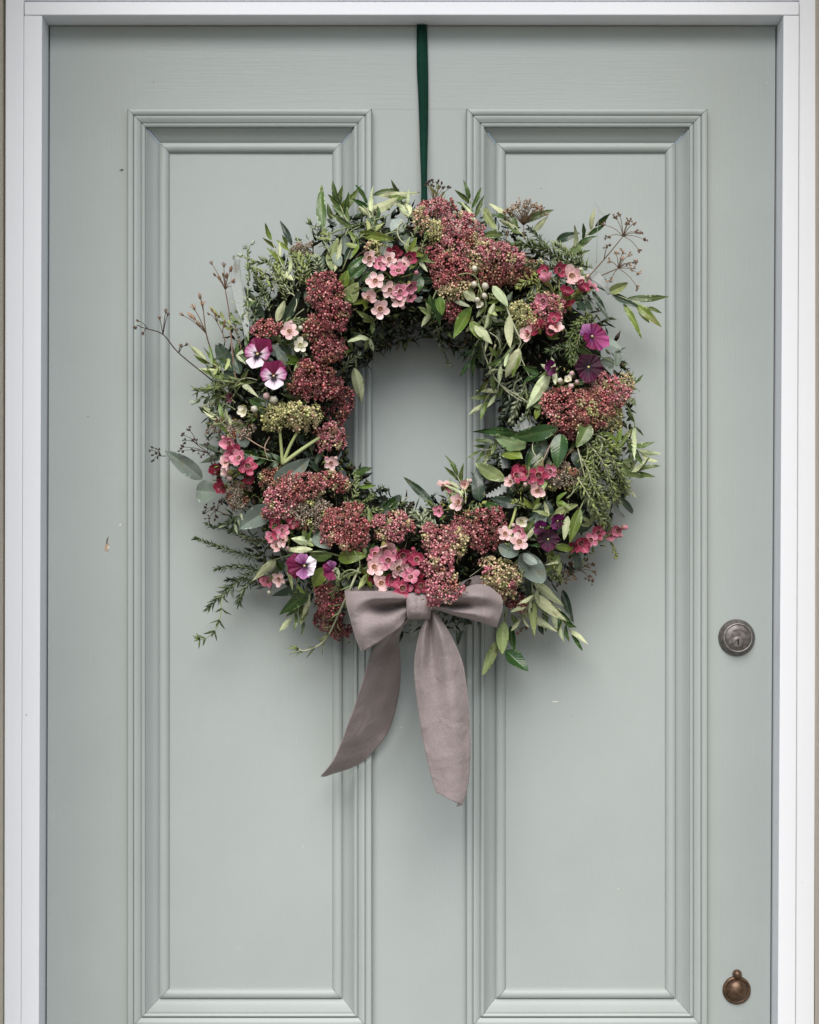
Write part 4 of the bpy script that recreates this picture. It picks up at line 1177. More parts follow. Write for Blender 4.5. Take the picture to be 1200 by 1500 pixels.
def waxsprig(root, flowers, buds=(), foliage=4, label=None):
    """flowers: (px, py, radius px, colour, off)"""
    rp = (root[0], root[1], -.012)
    curves = []
    for f in flowers:
        off = f[4] if len(f) > 4 else .016
        curves.append(([rp, ((root[0] + f[0]) / 2, (root[1] + f[1]) / 2, off * .4 - .004), (f[0], f[1], off - .004)], .0009, .0006, (0.22, 0.24, 0.09)))
    for f in buds:
        curves.append(([rp, ((root[0] + f[0]) / 2, (root[1] + f[1]) / 2, .004), (f[0], f[1], f[4] - .002 if len(f) > 4 else .010)], .0008, .0005, (0.24, 0.26, 0.09)))
    mb = MB()
    for pts, r0, r1, c in curves:
        W = catmull(np.array([Q(*p) for p in pts]), 8)
        mb.tube(W, r0, r1, 5, c)
    for q in range(foliage * 8):      # needle foliage with yellow-green tips
        f = flowers[q % len(flowers)]
        t = random.uniform(.2, .9)
        px = root[0] + (f[0] - root[0]) * t + random.uniform(-14, 14); py = root[1] + (f[1] - root[1]) * t + random.uniform(-14, 14)
        a = Q(px, py, random.uniform(-.008, .008))
        d = np.array([random.gauss(0, 1), -abs(random.gauss(.5, .4)), random.gauss(.2, 1)])
        needle(mb, a, d / np.linalg.norm(d), np.array([.2, -1, .3]), random.uniform(7, 12) * S, 2.2 * S, (0.20 * random.uniform(.7, 1.4), 0.24 * random.uniform(.7, 1.3), 0.06))
    st = link("waxflower_sprig", mb.mesh("waxflower_stems", M_stem), wreath)
    for f in flowers:
        off = f[4] if len(f) > 4 else .016
        C0 = Q(f[0], f[1], off)
        n = nrm(f[0], f[1]) * .6 + np.array([0, -.75, .15]) + np.array([random.gauss(0, .6), 0, random.gauss(0, .55)])
        n /= np.linalg.norm(n)
        a = random.uniform(0, 6.28)
        x, y, z = basis(np.array([math.cos(a), 0.2, math.sin(a)]), n)
        sc = f[2] * 2 * S * random.uniform(.96, 1.16)
        link("flower", WMESH[(f[3], random.choice([0, 0, 1, 1, 2, 3, 3, 4]))], st, mat4(C0, x * sc, y * sc, z * sc))
    for f in buds:
        C0 = Q(f[0], f[1], f[4] if len(f) > 4 else .012)
        n = nrm(f[0], f[1]) + np.array([random.gauss(0, .4), -.3, random.gauss(0.1, .4)]); n /= np.linalg.norm(n)
        x, y, z = basis(np.array([.3, .2, 1]), n)
        sc = f[2] * 2 * S
        link("flower_bud", BMESH[f[3]], st, mat4(C0, x * sc, y * sc, z * sc))
    return st

waxsprig((575, 410), [(550, 412, 11, 'pale', .02), (571, 425, 11, 'pale', .024), (540, 437, 10, 'pale', .014), (557, 453, 11, 'pale', .016), (601, 418, 10, 'pink', .02), (584, 397, 12, 'pink', .024), (556, 387, 10, 'pink', .016), (570, 380, 9, 'pale', .016),
   (600, 377, 10, 'crimson', .012), (577, 371, 10, 'deep', .01), (585, 440, 10, 'pale', .022), (592, 388, 9, 'pale', .02), (541, 378, 9, 'pale', .012), (602, 436, 8, 'pink', .016), (586, 427, 9, 'pink', .024)], [(590, 450, 4, 'pale'), (545, 425, 4, 'cream'), (610, 400, 4, 'pink')])
waxsprig((430, 500), [(424, 486, 11, 'pale', .022), (440, 505, 8, 'cream', .016)], [(441, 481, 4, 'cream'), (426, 474, 5, 'pale')], 2)
waxsprig((380, 612), [(357, 603, 8, 'cream', .016)], [(373, 600, 6, 'cream', .016), (401, 586, 7, 'cream', .016), (391, 581, 6, 'pale', .014)], 2)
waxsprig((355, 690), [(336, 650, 11, 'pink', .014), (345, 662, 11, 'crimson', .016), (331, 678, 9, 'pale', .018), (318, 692, 10, 'deep', .012), (334, 691, 9, 'pale', .018), (363, 683, 12, 'crimson', .014), (326, 713, 11, 'deep', .012), (350, 671, 10, 'pink', .02), (313, 687, 8, 'crimson', .01), (338, 668, 9, 'pink', .016), (364, 700, 9, 'deep', .006)], [(337, 701, 5, 'pale'), (328, 642, 4, 'pink')], 4)
waxsprig((490, 690), [(485, 678, 9, 'pale', .016)], [(478, 672, 4, 'pink'), (492, 672, 4, 'pale')], 2)
waxsprig((425, 790), [(402, 768, 9, 'crimson', .01), (413, 777, 9, 'pink', .018), (416, 790, 10, 'pale', .02), (406, 800, 9, 'pale', .016), (430, 765, 9, 'deep', .012), (398, 788, 8, 'pink', .012), (408, 785, 8, 'crimson', .014)], [(421, 803, 4, 'pale')], 3)
waxsprig((405, 838), [(393, 852, 10, 'pink', .012), (409, 848, 10, 'pale', .016), (384, 846, 7, 'crimson', .008)], [(395, 868, 4, 'cream')], 2)
waxsprig((580, 838), [(564, 803, 12, 'pale', .024), (569, 821, 11, 'pink', .022), (548, 831, 11, 'pale', .02), (583, 832, 12, 'pale', .028), (590, 814, 11, 'crimson', .022), (611, 820, 12, 'crimson', .026), (602, 846, 12, 'pink', .03), (574, 848, 11, 'crimson', .026), (559, 855, 11, 'pale', .024), (590, 862, 12, 'crimson', .034), (617, 858, 11, 'deep', .036), (549, 811, 9, 'pink', .016), (545, 846, 8, 'deep', .016), (577, 812, 9, 'pink', .02), (598, 830, 9, 'crimson', .024), (620, 838, 9, 'deep', .024)], [(606, 805, 4, 'crimson'), (540, 820, 4, 'pink')], 3)
waxsprig((665, 745), [(650, 712, 9, 'pale', .012), (680, 710, 9, 'pale', .012), (672, 736, 11, 'pale', .02), (643, 748, 8, 'pink', .012), (660, 716, 8, 'pink', .012)], [(690, 705, 4, 'pale'), (668, 712, 4, 'cream')], 4)
waxsprig((780, 715), [(757, 697, 13, 'crimson', .016), (748, 706, 9, 'pale', .018), (789, 696, 12, 'crimson', .016), (787, 719, 10, 'pale', .02), (807, 690, 10, 'pink', .014), (763, 690, 9, 'deep', .012), (776, 700, 8, 'pink', .014)], [(770, 710, 4, 'pale'), (800, 700, 4, 'crimson')], 4)
waxsprig((760, 800), [(764, 764, 9, 'cream', .016), (761, 779, 10, 'pink', .018), (761, 794, 11, 'pale', .022), (740, 782, 9, 'pale', .018)], [(752, 770, 4, 'pale')], 3)
waxsprig((850, 805), [(850, 795, 12, 'crimson', .014), (866, 791, 10, 'pink', .014), (876, 780, 9, 'crimson', .012), (905, 777, 9, 'pink', .012), (895, 784, 8, 'pink', .012), (857, 803, 9, 'pink', .016), (842, 800, 9, 'crimson', .01)], [(914, 772, 5, 'pink'), (908, 784, 4, 'pink')], 4)
waxsprig((820, 445), [(800, 411, 12, 'pink', .02), (819, 396, 11, 'crimson', .018), (838, 405, 13, 'pale', .024), (829, 431, 13, 'crimson', .022), (851, 424, 13, 'crimson', .022), (867, 420, 10, 'pink', .018), (797, 440, 12, 'pink', .016), (786, 481, 13, 'deep', .016), (806, 486, 13, 'crimson', .014), (815, 480, 9, 'pale', .018), (773, 491, 10, 'pale', .014), (833, 447, 10, 'deep', .016), (845, 412, 9, 'pale', .022), (812, 468, 9, 'crimson', .016), (798, 398, 8, 'crimson', .016)], [(860, 405, 5, 'pale'), (850, 395, 4, 'cream')], 5)
waxsprig((705, 405), [(703, 446, 5, 'cream', .012)], [(695, 394, 5, 'cream', .024), (695, 417, 5, 'cream', .018), (711, 420, 6, 'cream', .018), (710, 434, 5, 'cream', .016), (699, 440, 5, 'cream', .014)], 1)
waxsprig((815, 570), [(833, 556, 6, 'cream', .012)], [(820, 558, 5, 'cream', .014), (836, 566, 5, 'pale', .014), (838, 548, 5, 'pale', .01), (846, 560, 4, 'pale', .012)], 2)

# ---- pansies
def pansy_petal(name, parent, C0, x, y, z, ang, length, width, cols, tiltv, wave, lift, eye=0.0):
    """petal fanning from the throat; cols: (throat, body, edge); eye: how far the dark blotch reaches"""
    a = math.radians(ang)
    u = x * math.cos(a) + y * math.sin(a); v = -x * math.sin(a) + y * math.cos(a)
    u2 = u * math.cos(tiltv) + z * math.sin(tiltv); n2 = z * math.cos(tiltv) - u * math.sin(tiltv)
    mb = MB(); V, C, F = [], [], []
    nr, nc = 13, 23
    ct, cb, ce = [np.array(c) for c in cols]
    for i in range(nr):
        t = i / (nr - 1)
        for j in range(nc):
            s_ = -1 + 2 * j / (nc - 1)
            r = t * length * (1 - 0.30 * abs(s_) ** 2.4) * (1 + 0.05 * math.cos(s_ * 7))
            th = s_ * math.asin(min(1, width / length * 0.62))
            pos = C0 + u2 * r * math.cos(th) + v * (r * math.sin(th) * 1.25) + n2 * (lift * length * t * t * (0.6 - abs(s_)) + wave * length * (math.sin(s_ * 6 + ang) + .6 * math.sin(s_ * 13 + ang * 2)) * t * t) + z * 0.0006
            f = min(1, max(0, (t - 0.25) / 0.75))
            cc_ = cb * (1 - f) + ce * f
            ray = 0.5 + 0.5 * math.cos(s_ * 16)
            reach = eye * (0.7 + 0.3 * ray) * (1 - 0.35 * abs(s_))
            vein = max(0.0, math.cos(s_ * 21 + ang)) ** 3 * (1 - t) * 0.55
            if cb.sum() < 0.6: cc_ = cc_ * (1 - .6 * vein) + ct * .6 * vein
            else: cc_ = cc_ * (1 - vein) + np.array(PNK) * vein
            cc_ = cc_ * (1 + .10 * math.sin(s_ * 31 + t * 9 + ang))
            if t < reach: cc_ = ct
            elif t < reach + 0.12 and eye > 0: cc_ = cc_ * 0.6 + ct * 0.4
            V.append(pos); C.append(cc_)
    for i in range(nr - 1):
        for j in range(nc - 1):
            F.append((i * nc + j, i * nc + j + 1, (i + 1) * nc + j + 1, (i + 1) * nc + j))
    mb.add(V, F, np.array(C))
    return link(name, mb.mesh("pansy_petal", M_pansy), parent)

DKP = (0.006, 0.002, 0.009); MAG = (0.085, 0.003, 0.022); MAG2 = (0.17, 0.012, 0.06); PUR = (0.12, 0.010, 0.085); LIL = (0.46, 0.19, 0.40); WHT = (0.84, 0.76, 0.82); PNK = (0.40, 0.075, 0.24)
def pansy(px, py, size, off, facing, spin, scheme, stem_to):
    C0 = Q(px, py, off)
    n = np.array([facing[0], -1.0, facing[1]]); n /= np.linalg.norm(n)
    x, y, z = basis(np.array([math.sin(math.radians(spin)), 0, math.cos(math.radians(spin))]), n)
    st = stem_obj("pansy", [([(stem_to[0], stem_to[1], -.01), (px, py, off - .008), (px, py, off - .002)], .001, .0008, (0.14, 0.2, 0.06))], wreath)
    R = size * S
    for (ang, ln, wd, cols, tl, wv, lf, eye, back) in scheme:
        pansy_petal("petal", st, C0 - z * back * R, x, y, z, ang, ln * R, wd * R, cols, tl, wv, lf, eye)
    mb = MB(); cc = C0 + z * 0.05 * R
    Vt, Ft, Tt = BUD
    mb.add(cc + (Vt[:, :1] * x + Vt[:, 1:2] * y + Vt[:, 2:3] * z) * R * 0.11, Ft, (0.75, 0.62, 0.30))
    link("eye", mb.mesh("pansy_eye", M_pansy), st)
    return st
bi = [(62, 1.25, 1.15, (MAG, MAG, MAG2), 0.1, .05, .1, 0, .22), (118, 1.2, 1.1, (MAG, MAG, MAG2), 0.1, .05, .1, 0, .18),
      (12, 1.0, 0.92, (DKP, WHT, PNK), 0.15, .06, .14, .40, .06), (168, 1.0, 0.92, (DKP, WHT, PNK), 0.15, .06, .14, .40, .06), (270, 1.02, 1.25, (DKP, (.80, .62, .76), WHT), 0.12, .05, .12, .58, 0)]
p1 = pansy(378, 519, 20, .026, (-.4, .18), 14, bi, (392, 540)); p1["label"] = "white and magenta pansy, upper of the pair on the left side"
p2 = pansy(401, 551, 18, .030, (.12, -.12), -4, bi, (410, 570)); p2["label"] = "white and magenta pansy, lower of the pair on the left side"
pu = [(165, 1.35, 1.35, (MAG, MAG, MAG2), 0.0, .06, .1, 0, .25), (200, 1.3, 1.2, (MAG, (0.12, .004, .03), MAG), -.05, .06, .1, 0, .3), (110, 1.0, .9, (DKP, PUR, LIL), 0.15, .05, .1, .22, .05),
      (25, .95, .9, (DKP, WHT, WHT), 0.15, .05, .1, .5, .03), (-45, .9, .85, (DKP, PUR, WHT), 0.15, .05, .1, .4, .02), (262, 1.0, .95, (DKP, PUR, LIL), 0.15, .05, .1, .25, 0)]
pansy(446, 829, 18, .030, (.1, .1), 0, pu, (455, 845))
side = [(90, 1.0, .8, (DKP, PUR, LIL), 0.5, .05, .1, .2, .0), (200, 1.0, .9, (MAG, MAG, MAG2), .1, .05, .1, 0, .1), (250, .9, .9, (MAG, MAG2, MAG2), .3, .05, .1, 0, .0), (150, 1.0, .9, (MAG, PUR, MAG2), .3, .05, .1, 0, .05), (20, .6, .4, (DKP, WHT, LIL), .9, .05, .1, .2, 0)]
pansy(489, 836, 16, .026, (-.5, .1), 0, side, (500, 850))
mg = [(60, 1.0, 1.0, (DKP, PUR, MAG2), .1, .06, .1, .15, .15), (125, 1.05, 1.0, (DKP, PUR, LIL), .1, .06, .1, .15, .12), (10, 1.05, 1.0, (DKP, (0.2, .01, .1), MAG2), .2, .06, .1, .2, .05), (195, .8, .8, (DKP, PUR, MAG2), .3, .06, .1, .3, .05), (-40, 1.35, 1.1, (DKP, MAG2, PNK), .35, .08, .2, .15, 0), (265, 1.0, 1.0, (DKP, PUR, MAG2), .2, .06, .1, .3, .02)]
pansy(867, 493, 19, .024, (.3, .1), -8, mg, (850, 510))
DD = (0.012, .002, .006); DE = (0.036, .003, .016)
dk = [(55, 1.0, 1.0, (DKP, DD, DE), .1, .06, .1, .3, .12), (125, 1.0, 1.0, (DKP, DD, DE), .1, .06, .1, .3, .15), (0, 1.05, 1.0, (DKP, DE, DE), .15, .06, .1, .35, .05), (180, 1.0, 1.0, (DKP, DD, DE), .15, .06, .1, .35, .05), (270, 1.1, 1.15, (DKP, DE, (0.075, .006, .035)), .15, .06, .1, .4, 0)]
pansy(862, 538, 19, .026, (.1, .05), 5, dk, (850, 555))
sm = [(80, 1.0, .8, (DKP, PUR, PUR), .7, .05, .2, .2, 0), (200, .9, .9, (DKP, DE, PUR), .6, .05, .2, .2, .05), (320, .9, .9, (DKP, DE, DE), .6, .05, .2, .2, .05), (270, 1.1, .9, (DKP, DE, PUR), .4, .05, .1, .1, 0), (140, .9, .8, (DKP, PUR, DE), .6, .05, .1, .1, 0)]
pansy(808, 538, 12, .016, (-.2, .0), 0, sm, (818, 560))
pansy(817, 763, 13, .018, (.0, .0), 30, sm, (826, 780))
pansy(803, 790, 15, .018, (.0, .1), 0, dk, (815, 800))
pansy(792, 772, 12, .014, (.0, .1), 40, sm, (800, 790))
pansy(340, 583, 11, .016, (-.4, -.2), 180, [(90, 1.1, .7, (MAG, (.07, .02, .03), (.15, .06, .07)), .9, .05, .1, 0, 0), (200, .9, .8, (MAG, (.06, .015, .03), (.14, .06, .07)), .9, .05, .1, 0, 0), (330, .9, .8, (MAG, (.07, .02, .03), (.15, .06, .07)), .9, .05, .1, 0, 0), (260, 1.0, .7, (MAG, (.06, .015, .03), (.14, .06, .07)), .9, .05, .1, 0, 0)], (352, 565))

# ---- rosemary and other needle herbs
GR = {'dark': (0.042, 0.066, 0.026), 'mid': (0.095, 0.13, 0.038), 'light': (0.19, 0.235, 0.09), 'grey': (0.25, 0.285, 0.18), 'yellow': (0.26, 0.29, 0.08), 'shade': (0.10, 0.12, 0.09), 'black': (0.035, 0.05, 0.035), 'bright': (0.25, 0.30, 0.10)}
def rosemary(path, L0=14, L1=9, step=5.0, w=2.6, col='mid', scol=GST, open_=0.9, side2=True, jit=.25, per=3, r0=.0009):
    W = np.array([Q(*p) if len(p) > 2 else Q(p[0], p[1], 0) for p in path])
    C_ = catmull(W, 30)
    seg = np.linalg.norm(np.diff(C_, axis=0), axis=1); cum = np.concatenate([[0], np.cumsum(seg)])
    tot = cum[-1]
    mb = MB(); ms = MB()
    ms.tube(C_, r0, r0 * .5, 5, scol)
    n = max(4, int(tot / (step * S)))
    T = np.gradient(C_, axis=0); T /= np.linalg.norm(T, axis=1)[:, None]
    for i in range(n):
        s_ = (i + .5) / n * tot
        p = np.array([np.interp(s_, cum, C_[:, q]) for q in range(3)])
        t = np.array([np.interp(s_, cum, T[:, q]) for q in range(3)])
        x, y, z = basis(t, np.array([.1, -1, .1]))
        f = s_ / tot
        Ln = (L0 + (L1 - L0) * f) * S
        for q in range(per):
            ph = i * 1.1 + q * 2 * math.pi / per + random.uniform(-.3, .3)
            out = x * math.cos(ph) + z * math.sin(ph)
            op = open_ * (1 - .35 * f)
            d = t * math.cos(op) + out * math.sin(op) + np.array([random.gauss(0, jit * .5), random.gauss(0, jit * .5), random.gauss(0, jit * .5)])
            d /= np.linalg.norm(d)
            c = np.array(GR[col]) * random.uniform(.65, 1.35)
            if random.random() < .25: c = c * .5 + np.array(GR['grey']) * .5
            needle(mb, p, d, out * .4 + t * .9 + np.array([0, -.4, .2]), Ln * random.uniform(.75, 1.15), w * S, c, random.uniform(-.1, .35))
    for q in range(5):
        d = T[-1] + np.array([random.gauss(0, .45), random.gauss(-.1, .3), random.gauss(0, .45)]); d /= np.linalg.norm(d)
        needle(mb, C_[-1], d, np.array([0, -1, .2]), L1 * S * random.uniform(.6, 1), w * .8 * S, np.array(GR[col]) * 1.3)
    st = link("rosemary_sprig", ms.mesh("rosemary_stem", M_stem), wreath)
    nd = link("needles", mb.mesh("rosemary_needles", M_needle), st); nd["kind"] = "stuff"
    return st

ROS = [
 # lower left, dark rosemary
 ([(380, 818, -.01), (335, 806, .0), (287, 789, .006)], dict(L0=14, L1=8, step=3.5, col='dark')), ([(405, 792, -.01), (365, 790, .0), (326, 771, .004)], dict(L0=12, L1=8, step=4, col='dark', scol=BST)),
 ([(380, 836, -.01), (350, 830, .0), (318, 834, .0)], dict(L0=14, L1=9, step=4, col='dark')), ([(395, 830, -.01), (360, 845, .004), (330, 868, .006), (308, 888, .006)], dict(L0=18, L1=14, step=5, col='dark', scol=GST)),
 ([(372, 848, 0), (356, 865, .004), (350, 882, .004)], dict(L0=16, L1=12, step=5, col='dark')), ([(345, 856, .004), (326, 875, .008), (324, 898, .01), (316, 922, .012), (300, 936, .014), (293, 936, .014)], dict(L0=18, L1=16, step=15, col='mid', w=3.4, per=4, open_=1.2)),
 ([(380, 800, 0), (352, 780, .0), (340, 760, .0)], dict(L0=12, L1=8, step=4, col='black')), ([(390, 860, -.02), (360, 850, -.01), (335, 850, -.01)], dict(L0=14, L1=10, step=4, col='black')),
 # bottom-left trailing pale stem
 ([(526, 832, .0), (514, 860, .012), (498, 895, .018), (476, 938, .018), (448, 953, .018), (438, 951, .018)], dict(L0=26, L1=22, step=17, col='light', scol=PST, w=3.0, per=2, open_=.95, r0=.0016)),
 ([(540, 830, -.006), (505, 846, .004), (470, 852, .008)], dict(L0=16, L1=12, step=9, col='light', per=2, scol=GST)), ([(545, 842, -.004), (520, 838, .006), (500, 848, .008), (488, 872, .01)], dict(L0=18, L1=10, step=9, col='light', per=2)),
 # left
 ([(372, 560, 0), (335, 562, .01), (310, 570, .014), (290, 572, .016)], dict(L0=32, L1=22, step=8, col='light', w=3.4, per=3, open_=.4)), ([(345, 590, 0), (322, 570, .006), (309, 545, .01)], dict(L0=26, L1=18, step=8, col='mid', w=3.4, open_=.5)),
 ([(356, 520, 0), (345, 480, .004), (338, 460, .004)], dict(L0=9, L1=6, step=6, col='dark', scol=BST, per=2)), ([(364, 500, .004), (363, 440, .008), (364, 372, .012)], dict(L0=10, L1=7, step=9, col='dark', scol=GST, per=2, w=3.4)),
 ([(345, 600, 0), (325, 590, .0), (312, 598, .004)], dict(L0=16, L1=12, step=6, col='dark')), ([(395, 455, -.004), (385, 425, .004), (372, 398, .008)], dict(L0=14, L1=10, step=4.5, col='mid')),
 ([(372, 480, -.004), (376, 450, .004), (388, 425, .008)], dict(L0=14, L1=10, step=4.5, col='dark')),
 ([(420, 440, -.006), (408, 410, .004), (395, 385, .008), (372, 385, .008)], dict(L0=17, L1=13, step=6, col='light', per=3, w=3.2)), ([(430, 430, -.006), (420, 400, .006), (400, 372, .01)], dict(L0=16, L1=12, step=6, col='grey', w=3.4)),
 ([(450, 420, 0), (448, 400, .008), (452, 378, .012)], dict(L0=15, L1=12, step=4.5, col='light', w=4, open_=1.1, per=4)), ([(470, 405, 0), (466, 390, .01), (464, 380, .014)], dict(L0=15, L1=12, step=4, col='grey', w=4.5, open_=1.2, per=5)),
 ([(430, 405, 0), (438, 390, .006), (432, 375, .01)], dict(L0=14, L1=10, step=4.5, col='light', w=3.6, per=4)), ([(490, 385, 0), (478, 360, .006), (462, 335, .008), (455, 328, .008)], dict(L0=14, L1=12, step=9, col='mid', w=2.6, per=2)),
 ([(535, 345, 0), (548, 325, .01), (545, 305, .012)], dict(L0=12, L1=12, step=9, col='dark', w=2.4, per=2)), ([(560, 345, 0), (590, 335, .012), (600, 322, .012)], dict(L0=12, L1=10, step=8, col='dark', w=2.6, per=2)),
 ([(405, 480, -.006), (425, 470, .004), (452, 470, .008)], dict(L0=13, L1=9, step=5, col='light', w=3)), ([(440, 470, -.006), (430, 500, .002), (445, 520, .004)], dict(L0=12, L1=8, step=5, col='grey', w=3)),
 ([(380, 600, -.006), (360, 622, .004), (345, 622, .006)], dict(L0=14, L1=9, step=5, col='mid')), ([(395, 560, -.01), (372, 590, .0), (385, 605, .004)], dict(L0=14, L1=9, step=5, col='dark')),
 # top right rosemary bush
 ([(850, 395, -.004), (815, 375, .006), (780, 360, .01), (757, 358, .012)], dict(L0=22, L1=16, step=4, col='mid', w=3.2, open_=1.05)), ([(860, 400, -.004), (840, 378, .004), (815, 360, .008)], dict(L0=20, L1=14, step=4, col='light', w=3.2)),
 ([(845, 398, 0), (810, 392, .01), (775, 388, .012)], dict(L0=18, L1=12, step=4.5, col='dark', w=3)), ([(800, 370, 0), (790, 350, .006), (775, 335, .008)], dict(L0=16, L1=10, step=5, col='dark', w=2.8)),
 ([(870, 400, 0), (852, 385, .006), (850, 372, .008)], dict(L0=16, L1=12, step=5, col='mid', w=3)), ([(790, 420, -.006), (775, 412, .004), (760, 420, .006)], dict(L0=16, L1=10, step=4.5, col='yellow', w=2.6)), ([(770, 440, -.006), (790, 425, .006), (785, 405, .008)], dict(L0=14, L1=10, step=4.5, col='yellow', w=2.6)),
 # right upper dark rosemary
 ([(850, 470, -.006), (835, 500, .006), (838, 530, .008)], dict(L0=18, L1=12, step=4.5, col='mid', w=3)), ([(860, 460, -.004), (850, 490, .006), (842, 515, .008)], dict(L0=18, L1=12, step=4.5, col='mid', w=3)), ([(845, 520, 0), (822, 510, .008), (805, 515, .008)], dict(L0=16, L1=10, step=4.5, col='dark', w=3)),
 ([(870, 470, 0), (862, 465, .006), (848, 475, .008)], dict(L0=16, L1=10, step=4.5, col='light', w=3)),
 # inner right grey herbs hanging
 ([(640, 478, -.01), (645, 500, -.006), (652, 520, -.004), (657, 532, -.004)], dict(L0=13, L1=10, step=9, col='grey', w=4.0, per=2, open_=1.1)),
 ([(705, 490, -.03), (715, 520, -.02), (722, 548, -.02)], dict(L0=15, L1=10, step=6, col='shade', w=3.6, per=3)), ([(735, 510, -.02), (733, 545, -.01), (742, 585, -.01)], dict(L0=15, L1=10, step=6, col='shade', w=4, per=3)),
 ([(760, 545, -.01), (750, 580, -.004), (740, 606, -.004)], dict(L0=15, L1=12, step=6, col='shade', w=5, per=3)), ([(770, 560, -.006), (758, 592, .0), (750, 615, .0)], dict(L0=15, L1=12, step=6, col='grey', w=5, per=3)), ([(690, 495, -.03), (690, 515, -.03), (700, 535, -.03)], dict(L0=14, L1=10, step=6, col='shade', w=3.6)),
 ([(726, 505, .0), (718, 535, .004), (730, 560, .004), (752, 580, .004), (775, 592, .0)], dict(L0=18, L1=14, step=22, col='grey', w=2.4, per=2, scol=PST, r0=.0012)), ([(770, 570, 0), (775, 600, 0), (762, 622, 0)], dict(L0=14, L1=10, step=5, col='mid', w=4)),
 # right side light rosemary
 ([(868, 645, .0), (885, 660, .008), (900, 682, .01), (912, 712, .01)], dict(L0=16, L1=14, step=6.5, col='light', w=3.4, open_=1.1)), ([(858, 640, .0), (868, 668, .012), (872, 700, .014), (880, 725, .012)], dict(L0=16, L1=13, step=6, col='light', w=3.4, open_=1.1)), ([(850, 690, .0), (872, 712, .012), (892, 722, .012), (905, 735, .01)], dict(L0=15, L1=12, step=6, col='grey', w=3.6)),
 ([(845, 710, .0), (860, 730, .01), (880, 745, .012), (892, 772, .01)], dict(L0=15, L1=12, step=6, col='light', w=3.4)), ([(880, 640, -.004), (898, 655, .004), (905, 675, .006)], dict(L0=15, L1=12, step=6, col='mid', w=3.4)), ([(862, 690, .004), (885, 700, .014), (905, 722, .012)], dict(L0=14, L1=12, step=6, col='mid', w=3.4)),
 ([(840, 700, 0), (858, 715, .01), (866, 745, .012)], dict(L0=16, L1=12, step=7, col='grey', w=4.5)), ([(895, 655, -.01), (905, 690, -.004), (912, 730, -.004)], dict(L0=14, L1=12, step=5, col='dark', w=3.2)), ([(875, 755, 0), (890, 782, .006), (903, 814, .008)], dict(L0=10, L1=7, step=4.5, col='yellow', w=2.4)), ([(880, 620, 0), (876, 640, .008), (865, 660, .01)], dict(L0=14, L1=10, step=6, col='light', w=3.2)),
 ([(890, 735, 0), (888, 755, .006), (893, 775, .006)], dict(L0=13, L1=10, step=5, col='grey', w=3.2)),
 # bottom
 ([(640, 775, -.006), (622, 762, .006), (606, 752, .01)], dict(L0=15, L1=12, step=5, col='grey', w=4.5, per=4, open_=1.1)), ([(628, 780, -.004), (618, 768, .008), (622, 752, .01)], dict(L0=14, L1=10, step=5, col='grey', w=4.5, per=4)), ([(650, 765, -.004), (640, 748, .004), (628, 738, .006)], dict(L0=12, L1=10, step=5, col='mid', w=3.4)),
 ([(505, 745, -.006), (520, 725, .006), (522, 700, .01)], dict(L0=14, L1=10, step=5, col='light', w=3.6)), ([(520, 760, -.006), (540, 748, .004), (556, 748, .006)], dict(L0=14, L1=10, step=5, col='light', w=3.6)), ([(510, 735, -.006), (532, 738, .004), (545, 728, .006)], dict(L0=14, L1=10, step=5, col='mid', w=3.4)),
 ([(500, 545, -.01), (512, 530, .0), (524, 522, .0)], dict(L0=13, L1=10, step=4.5, col='grey', w=2.6)), ([(680, 755, -.004), (700, 742, .004), (708, 738, .006)], dict(L0=12, L1=8, step=5, col='yellow', w=2.6)), ([(770, 745, 0), (760, 735, .008), (753, 735, .01)], dict(L0=10, L1=8, step=4, col='yellow', w=2.6)), ([(748, 808, .006), (745, 800, .016), (748, 788, .018)], dict(L0=9, L1=7, step=4, col='yellow', w=2.4)),
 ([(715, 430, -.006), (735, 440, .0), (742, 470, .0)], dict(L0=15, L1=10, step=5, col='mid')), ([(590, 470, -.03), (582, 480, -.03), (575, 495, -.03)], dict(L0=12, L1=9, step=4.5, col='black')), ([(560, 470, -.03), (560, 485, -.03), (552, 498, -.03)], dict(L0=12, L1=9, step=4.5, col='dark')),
 ([(625, 385, -.004), (618, 365, .004), (625, 345, .008)], dict(L0=12, L1=8, step=5, col='mid')), ([(600, 365, 0), (606, 345, .004), (612, 335, .006)], dict(L0=12, L1=8, step=5, col='light')), ([(820, 850, 0), (800, 840, .006), (785, 850, .006)], dict(L0=12, L1=8, step=5, col='light')), ([(800, 810, 0), (812, 830, .006), (822, 850, .006)], dict(L0=12, L1=8, step=5, col='yellow')),
]
